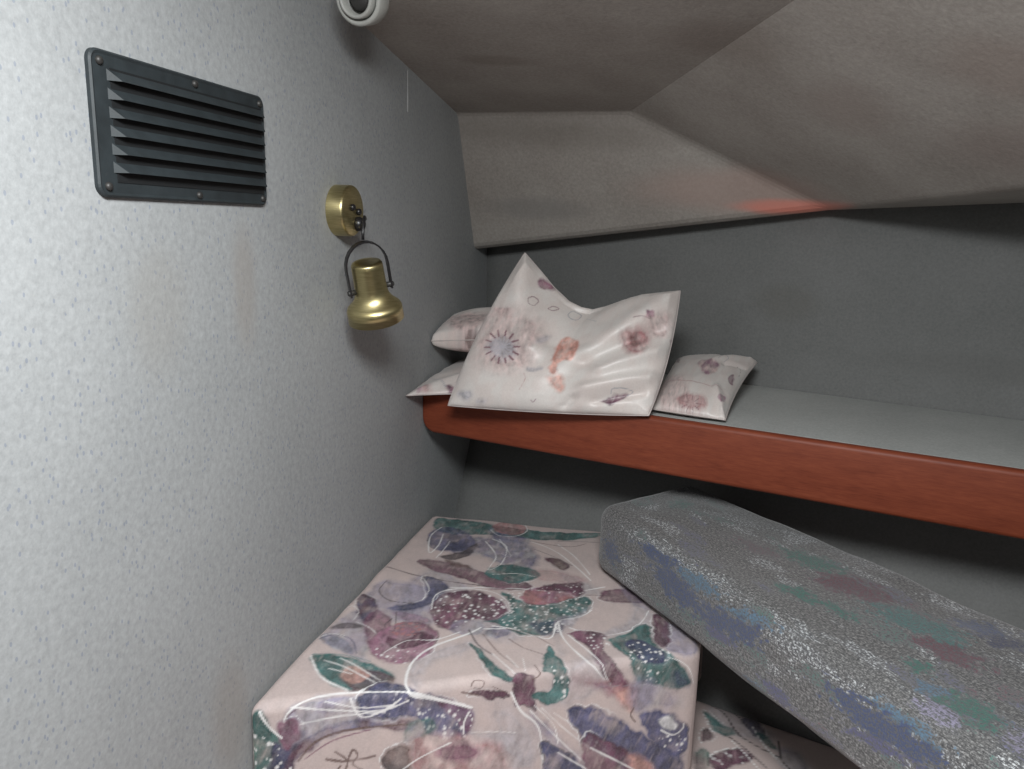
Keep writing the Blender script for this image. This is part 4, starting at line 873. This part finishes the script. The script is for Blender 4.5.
# --- tweed cushion, tapering plan
P0 = np.array((0.321, 1.104)); ax = np.array((0.626, -0.780)); LT = 0.86
Q0 = np.array((0.454, 1.262)); bx = np.array((0.703, -0.711))
TQ = [P0+ax*LT, Q0+bx*LT, Q0, P0]     # ring order: front-left, front-right, back-right, back-left  (x axis runs across, y towards the far end)
TQ = [tuple(p) for p in TQ]
ZT0, ZT1 = 0.5785, 0.686
def uv_tw(XY, drop, x0, x1, y0):
    rel = XY-P0; s = rel@ax; t = rel@np.array([-ax[1], ax[0]])
    side = (x0 < 1e-6)
    return np.column_stack([s, np.where(side, -drop, t)])
V, F, UV, pt = soft_block(TQ, ZT0, ZT1, 0.026, 0.0021, uv_tw, (0.2, 0.2, 0.2), 7, alpha0=0.0, wr=0.0025, crown=0.004)
def tw_patch(shapes):
    for cx, cy, rx, ry, ang, c, a in shapes:
        ca, sa = math.cos(ang), math.sin(ang); X, Y = UV[:, 0]-cx, UV[:, 1]-cy
        u = (X*ca+Y*sa)/rx; w2 = (-X*sa+Y*ca)/ry
        r = np.hypot(u, w2)*0.8+(fbm(UV[:, 0]*130, UV[:, 1]*260, 3)-0.5)*2.3
        k = np.clip(np.clip(1.6-r, 0, 1)*a, 0, 0.66)
        new = k > pt.C[:, 3]
        pt.C[new, :3] = PAL[c]; pt.C[:, 3] = np.maximum(pt.C[:, 3], k)
m_ = fbm(UV[:, 0]*22, UV[:, 1]*55, 61); h_ = vnoise(UV[:, 0]*9, UV[:, 1]*26, 67); k_ = np.clip((m_-0.52)*4, 0, 0.42)
pt.C[:, 3] = k_
for nm, lo, hi in (('green', 0, .3), ('pale', .3, .55), ('navy2', .55, .8), ('wine', .8, 1.01)): pt.C[(h_ >= lo) & (h_ < hi), :3] = PAL[nm]
tw_patch(SHAPES['tweed'])
# faces of the y=far end and sides share the same print
o = put('bolster_cushion', grid_mesh('bolster_cushion', V, F, pt.C, UV), M_tweed)
o['label'] = 'long grey tweed cushion with blue and teal flecks lying across the floral cushion'; o['category'] = 'cushion'

# ---------------------------------------------------------------- scatter pillows on the shelf
SZ = 0.828
PILLOWS = {
 'big': dict(topk=((0, .1, .2, .3, .38, .46, .54, .65, .77, .9, 1), (0, .33, .68, .93, 1.0, 0.98, .84, .58, .32, .13, 0)), P00=(0.075, 1.120, 0.815), P10=(0.392, 1.092, 0.833), P11=(0.421, 1.211, 1.006), P01=(0.169, 1.226, 1.055),
             sag=((0.01, -0.004, -0.002), (0.006, -0.004, -0.006), (0.0, 0.010, -0.066), (-0.010, 0.0, 0.0)), T=0.042, TB=0.016, seed=2, power=0.5,
             ridges=((0.02, 0.98, 0.30, 0.50, 0.08, 0.014), (0.98, 0.98, 0.60, 0.50, 0.09, 0.012), (0.42, 1.0, 0.42, 0.60, 0.13, -0.016),
                     (0.90, 0.66, 0.60, 0.42, 0.06, -0.012), (0.99, 0.52, 0.70, 0.33, 0.045, 0.008), (0.97, 0.30, 0.66, 0.18, 0.05, 0.009), (0.62, 0.55, 0.50, 0.15, 0.08, -0.006), (0.92, 0.17, 0.72, 0.09, 0.035, -0.006),
                     (0.14, 0.97, 0.18, 0.62, 0.05, -0.006), (0.55, 0.0, 0.60, 0.10, 0.03, -0.007)), nu=230, nv=170),
 'flat': dict(P00=(0.002, 1.125, 0.824), P10=(0.36, 1.155, 0.831), P11=(0.40, 1.345, 0.835), P01=(0.004, 1.43, 0.836),
             sag=((0.0, 0.050, -0.001), (0, 0, 0), (0, 0, 0), (0.0, 0, 0)), T=0.031, TB=0.0015, seed=4, power=0.5, ridges=((0.0, 0.0, 0.3, 0.3, 0.05, 0.006),), nu=150, nv=100),
 'roll': dict(P00=(0.003, 1.240, 0.897), P10=(0.312, 1.265, 0.905), P11=(0.330, 1.375, 0.902), P01=(0.004, 1.43, 0.910),
             sag=((0, -0.004, 0.006), (0, 0, 0), (0, 0, 0), (-0.003, 0, 0)), T=0.044, TB=0.036, seed=6, power=0.27, ridges=((0.0, 0.5, 0.3, 0.5, 0.10, 0.004),), nu=140, nv=90),
 'right': dict(P00=(0.392, 1.130, 0.834), P10=(0.500, 1.103, 0.833), P11=(0.556, 1.36, 0.878), P01=(0.420, 1.385, 0.868),
             sag=((0, -0.004, 0.001), (-0.006, 0, 0.0), (0, 0.0, 0.002), (0, 0, 0)), T=0.028, TB=0.012, seed=9, power=0.42,
             ridges=((0.98, 0.98, 0.6, 0.7, 0.06, 0.005), (1.0, 0.78, 0.75, 0.66, 0.03, -0.006), (0.97, 0.03, 0.8, 0.25, 0.05, 0.006)), nu=130, nv=150),
}
def make_pillow(key, label, base):
    spec = dict(PILLOWS[key]); nu, nv = spec['nu'], spec['nv']
    if key in ('flat', 'right'): pass
    u, v, A, B = pillow_grid(**spec)
    c0 = np.array(A.reshape(-1, 3).mean(0)); c0[2] = min(A[..., 2].min(), B[..., 2].min())
    n = A.shape[0]*A.shape[1]; idx = np.arange(n).reshape(A.shape[:2])
    bi = idx.copy(); bi[1:-1, 1:-1] = n+np.arange((nv-1)*(nu-1)).reshape(nv-1, nu-1)
    A2 = A.copy()
    V = np.concatenate([A2.reshape(-1, 3), B[1:-1, 1:-1].reshape(-1, 3)])-c0
    F1_ = np.stack([idx[:-1, :-1], idx[:-1, 1:], idx[1:, 1:], idx[1:, :-1]], -1).reshape(-1, 4)
    F2_ = np.stack([bi[:-1, :-1], bi[1:, :-1], bi[1:, 1:], bi[:-1, 1:]], -1).reshape(-1, 4)
    W, Hh = 0.36, 0.26
    X = np.concatenate([u.ravel(), u[1:-1, 1:-1].ravel()])*W; Y = np.concatenate([v.ravel(), v[1:-1, 1:-1].ravel()])*Hh
    pt = Painter(X, Y, PAL['cream'], 2+len(key)); pt.halo = False
    pt.blob([(-.1, -.1), (.5, -.1), (.5, .4), (-.1, .4)], (0.61, 0.52, 0.49), 0.4, 0.01, (0.65, 0.62, 0.595), 0, 0.3, 0.0, 0.0)
    pt.run(SHAPES[key], PAL)
    t = thing('throw_pillow', tuple(c0), label, 'pillow', 'printed satin pillows on the shelf')
    put('pillow_cover', grid_mesh('pillow_cover', V, np.concatenate([F1_, F2_]), pt.C), M_satin, t)
    ring = np.concatenate([A[0, :-1], A[:-1, -1], A[-1, :0:-1], A[:0:-1, 0]])[::2]-c0
    bm = bmesh.new(); tube(bm, [tuple(p) for p in ring], 0.0009, 6, closed=True)
    put('seam', bm, M_piping, t, True)
    return t
make_pillow('flat', 'cream satin pillow lying flat at the bulkhead end of the shelf, underneath the others', None)
make_pillow('roll', 'small plump cream pillow wedged behind the big one, beside the bulkhead', None)
make_pillow('right', 'small cream pillow lying at the right end of the row, nearest the empty shelf', None)
make_pillow('big', 'large slouching cream pillow with two raised pointed corners and a peach print', None)

# ---------------------------------------------------------------- louvred vent on the bulkhead
VY0, VY1, VZ0, VZ1 = 0.500, 0.732, 1.112, 1.2195
vent = thing('louvred_vent', (0, (VY0+VY1)/2, VZ0), 'black plastic rectangular louvred vent screwed to the pale bulkhead', 'vent')
def rr(y0, y1, z0, z1, r, x, k=6):
    pts = []
    for cy, cz, a0 in ((y1-r, z1-r, 0), (y0+r, z1-r, 90), (y0+r, z0+r, 180), (y1-r, z0+r, 270)):
        for i in range(k+1):
            a = math.radians(a0+90*i/k); pts.append((x, cy+r*math.cos(a), cz+r*math.sin(a)))
    return pts
vi = Matrix.Translation(-Vector(vent.location))
bm = bmesh.new()
la = [bm.verts.new(p) for p in rr(VY0, VY1, VZ0, VZ1, 0.009, 0.0)]
lb = [bm.verts.new(p) for p in rr(VY0, VY1, VZ0, VZ1, 0.009, 0.0032)]
lc = [bm.verts.new(p) for p in rr(VY0+0.0015, VY1-0.0015, VZ0+0.0015, VZ1-0.0015, 0.008, 0.0045)]
ld = [bm.verts.new(p) for p in rr(VY0+0.0035, VY1-0.0035, VZ0+0.0035, VZ1-0.0035, 0.0065, 0.0036)]
n = len(la)
for A_, B_ in ((la, lb), (lb, lc), (lc, ld)):
    for i in range(n): bm.faces.new((A_[i], A_[(i+1) % n], B_[(i+1) % n], B_[i]))
bm.faces.new(ld); bm.faces.new(la[::-1])
bmesh.ops.transform(bm, matrix=vi, verts=bm.verts[:]); put('vent_plate', bm, M_vent, vent)
bm = bmesh.new(); box(bm, (0.0030, VY0+0.020, VZ0+0.0115), (0.0042, VY1-0.006, VZ1-0.012))
bmesh.ops.transform(bm, matrix=vi, verts=bm.verts[:]); put('vent_throat', bm, M_ventdark, vent)
NL = 6; zt = VZ1-0.0130; zb_ = VZ0+0.0135; pit = (zt-zb_)/NL
for i in range(NL):
    z1 = zt-i*pit; z0 = z1-pit*0.98; pr = 0.0105; y0, y1 = VY0+0.0170, VY1-0.004; t = 0.0011
    bm = bmesh.new()
    ins = 0.0085                     # hood: slopes out and down to a lip, closed by slanted cheeks
    a = [(0.0036, y0, z1), (0.0036, y1, z1), (pr, y1-ins*0.6, z0+0.0052), (pr, y0+ins, z0+0.0052), (0.0036, y0, z0+0.0048), (0.0036, y1, z0+0.0048)]
    b = [(0.0036, y0+t*2, z1-t*1.6), (0.0036, y1-t*2, z1-t*1.6), (pr-t, y1-ins*0.6-t, z0+0.0052), (pr-t, y0+ins+t, z0+0.0052), (0.0036, y0+t*2, z0+0.0048), (0.0036, y1-t*2, z0+0.0048)]
    va = [bm.verts.new(p) for p in a]; vb = [bm.verts.new(p) for p in b]
    for f in ((0, 1, 2, 3), (0, 3, 4), (1, 5, 2)):
        bm.faces.new([va[k] for k in f]); bm.faces.new([vb[k] for k in f[::-1]])
    for p_, q_ in ((2, 3), (3, 4), (5, 2), (4, 0), (0, 1), (1, 5)): bm.faces.new((va[p_], va[q_], vb[q_], vb[p_]))
    bmesh.ops.transform(bm, matrix=vi, verts=bm.verts[:]); put('louvre', bm, M_vent, vent)
for y, z in ((VY0+0.010, VZ1-0.0085), ((VY0+VY1)/2+0.006, VZ1-0.006), (VY1-0.008, VZ1-0.0075), (VY0+0.010, VZ0+0.008), ((VY0+VY1)/2+0.004, VZ0+0.006), (VY1-0.008, VZ0+0.007)):
    bm = bmesh.new(); lathe(bm, [(0, 0.0026), (0.0016, 0.0024), (0.0028, 0.0016), (0.0034, 0.0), (0.0034, -0.001), (0, -0.001)], axis_matrix((0.0040, y, z), (1, 0, 0)), 20)
    bm2 = bm
    bmesh.ops.transform(bm, matrix=vi, verts=bm.verts[:]); s0 = put('screw', bm, M_screw, vent, True)

# ---------------------------------------------------------------- brass swivel reading lamp
lp = thing('reading_lamp', (0, 0.899, 1.111), 'small brass swivel reading lamp hanging from its round wall mount on the bulkhead', 'lamp')
li = Matrix.Translation(-Vector(lp.location))
def lpart(name, bm, m, parent=lp, smooth=True, mod=None):
    bmesh.ops.transform(bm, matrix=li, verts=bm.verts[:]); return put(name, bm, m, parent, smooth, mod)
bm = bmesh.new()
lathe(bm, [(0, 0.0), (0.0315, 0.0), (0.0315, 0.0005), (0.0315, 0.0185), (0.0308, 0.0206), (0.0293, 0.0220), (0.012, 0.0226), (0, 0.0226)], axis_matrix((0, 0.899, 1.111), (1, 0, 0)), 64)
o = lpart('wall_mount', bm, M_brass); 
o['label'] = 'round brass drum screwed to the wall'
KX = 0.0226
for dy, dz in ((-0.006, 0.004), (0.011, -0.001)):
    bm = bmesh.new(); lathe(bm, [(0, 0.005), (0.003, 0.0045), (0.0042, 0.003), (0.0042, -0.001), (0, -0.001)], axis_matrix((KX, 0.899+dy, 1.111+dz), (1, 0, 0)), 20); lpart('knob', bm, M_black)
bm = bmesh.new(); lathe(bm, [(0, -0.001), (0.009, -0.001), (0.009, 0.004), (0.006, 0.009), (0, 0.0105)], axis_matrix((KX, 0.909, 1.095), (1, 0, 0)), 24); lpart('swivel_joint', bm, M_black)
top = Vector((0.050, 0.868, 1.079))
bm = bmesh.new(); tube(bm, [(0.028, 0.909, 1.095), (0.038, 0.900, 1.102), (0.044, 0.884, 1.104), (0.047, 0.874, 1.098), (0.048, 0.870, 1.085), (0.048, 0.870, 1.0765)], 0.0019, 10); lpart('arm', bm, M_black)
hc_top = Vector((0.050, 0.874, 1.050)); hc_bot = Vector((0.053, 0.896, 0.9785)); axv = (hc_bot-hc_top).normalized()
Lh = (hc_bot-hc_top).length
bm = bmesh.new()
prof = [(0, 0.0), (0.012, 0.0), (0.0178, 0.0006), (0.0192, 0.003), (0.0195, 0.008), (0.0200, 0.036), (0.0215, 0.043), (0.0255, 0.050), (0.0305, 0.0545), (0.0335, 0.0575), (0.0350, 0.061), (0.0352, 0.0765), (0.0345, Lh-0.0012), (0.0335, Lh),
        (0.0322, Lh-0.001), (0.0325, 0.062), (0.020, 0.047), (0.017, 0.03), (0, 0.03)]
lathe(bm, prof, axis_matrix(hc_top, axv), 64); head = lpart('lamp_shade', bm, M_brass)
head['label'] = 'flared brass spotlight head pointing down'
bm = bmesh.new(); lathe(bm, [(0, 0.031), (0.008, 0.032), (0.014, 0.05), (0.0155, 0.062), (0.012, 0.072), (0, 0.076)], axis_matrix(hc_top, axv), 32); lpart('bulb', bm, M_white, head)
# yoke: flat strap arched over the head, pivoting at its sides
look = Vector((-0.62, 0.78, -0.05)).normalized(); side = axv.cross(look).normalized()
if side.y < 0: side = -side
flatn = side.cross(axv).normalized()
pts = []
cen = hc_top+axv*0.006; rr_ = 0.0265
for k in range(13):
    a = math.pi*k/12; pts.append(cen-side*(rr_*math.cos(a))-axv*(0.031*math.sin(a)))
pts = [pts[0]+axv*0.034, pts[0]+axv*0.017]+pts+[pts[-1]+axv*0.017, pts[-1]+axv*0.034]
bm = bmesh.new()
prev = None; rows = []
for i, p in enumerate(pts):
    t = (pts[min(i+1, len(pts)-1)]-pts[max(i-1, 0)]).normalized(); nx_ = flatn; s = t.cross(nx_).normalized()
    rows.append([bm.verts.new(p+nx_*a+s*b) for a, b in ((-0.0040, -0.0010), (0.0040, -0.0010), (0.0040, 0.0010), (-0.0040, 0.0010))])
for a, b in zip(rows, rows[1:]):
    for k in range(4): bm.faces.new((a[k], a[(k+1) % 4], b[(k+1) % 4], b[k]))
bm.faces.new(rows[0]); bm.faces.new(rows[-1][::-1]); yk = lpart('yoke', bm, M_black, smooth=False)
for sgn in (-1, 1):
    p = cen+side*(sgn*0.0200)+axv*0.029
    bm = bmesh.new(); lathe(bm, [(0, -0.001), (0.0035, -0.001), (0.0035, 0.0085), (0.0025, 0.0100), (0, 0.0104)], axis_matrix(p, side*sgn), 20); lpart('pivot_screw', bm, M_screw, yk)

# ---------------------------------------------------------------- round white fitting on the deckhead, cut by the top of the frame
fc = Vector((0.0625, 0.84, 1.3395)); FS = 1.11; fax = Vector((-0.10, -0.95, -0.25)).normalized()
ft = thing('spotlight', tuple(fc), 'round white plastic spotlight fitting under the ceiling at the top of the bulkhead', 'light'); ft.scale = (FS, FS, FS)
bm = bmesh.new(); lathe(bm, [(0, -0.020), (0.019, -0.020), (0.0235, -0.018), (0.0250, -0.013), (0.0255, 0.004), (0.0240, 0.0065), (0.0215, 0.007), (0.0205, 0.005), (0.0195, -0.004), (0, -0.006)], axis_matrix((0, 0, 0), fax), 48)
put('housing', bm, M_white, ft, True)
bm = bmesh.new(); lathe(bm, [(0.0185, 0.002), (0.0185, 0.0105), (0.0165, 0.012), (0.0148, 0.0105), (0.014, 0.002)], axis_matrix((0, 0, 0), fax), 48); put('inner_ring', bm, M_white, ft, True)
bm = bmesh.new(); lathe(bm, [(0, -0.006), (0.012, -0.005), (0.0125, 0.001), (0.009, 0.004), (0, 0.005)], axis_matrix((0, 0, 0), fax), 32); put('bulb_socket', bm, M_screw, ft, True)
bm = bmesh.new(); tube(bm, [(0, 0.012, 0.012), (0, 0.014, 0.022), (0, 0.015, 0.032)], 0.006, 16); put('stem', bm, M_white, ft, True)
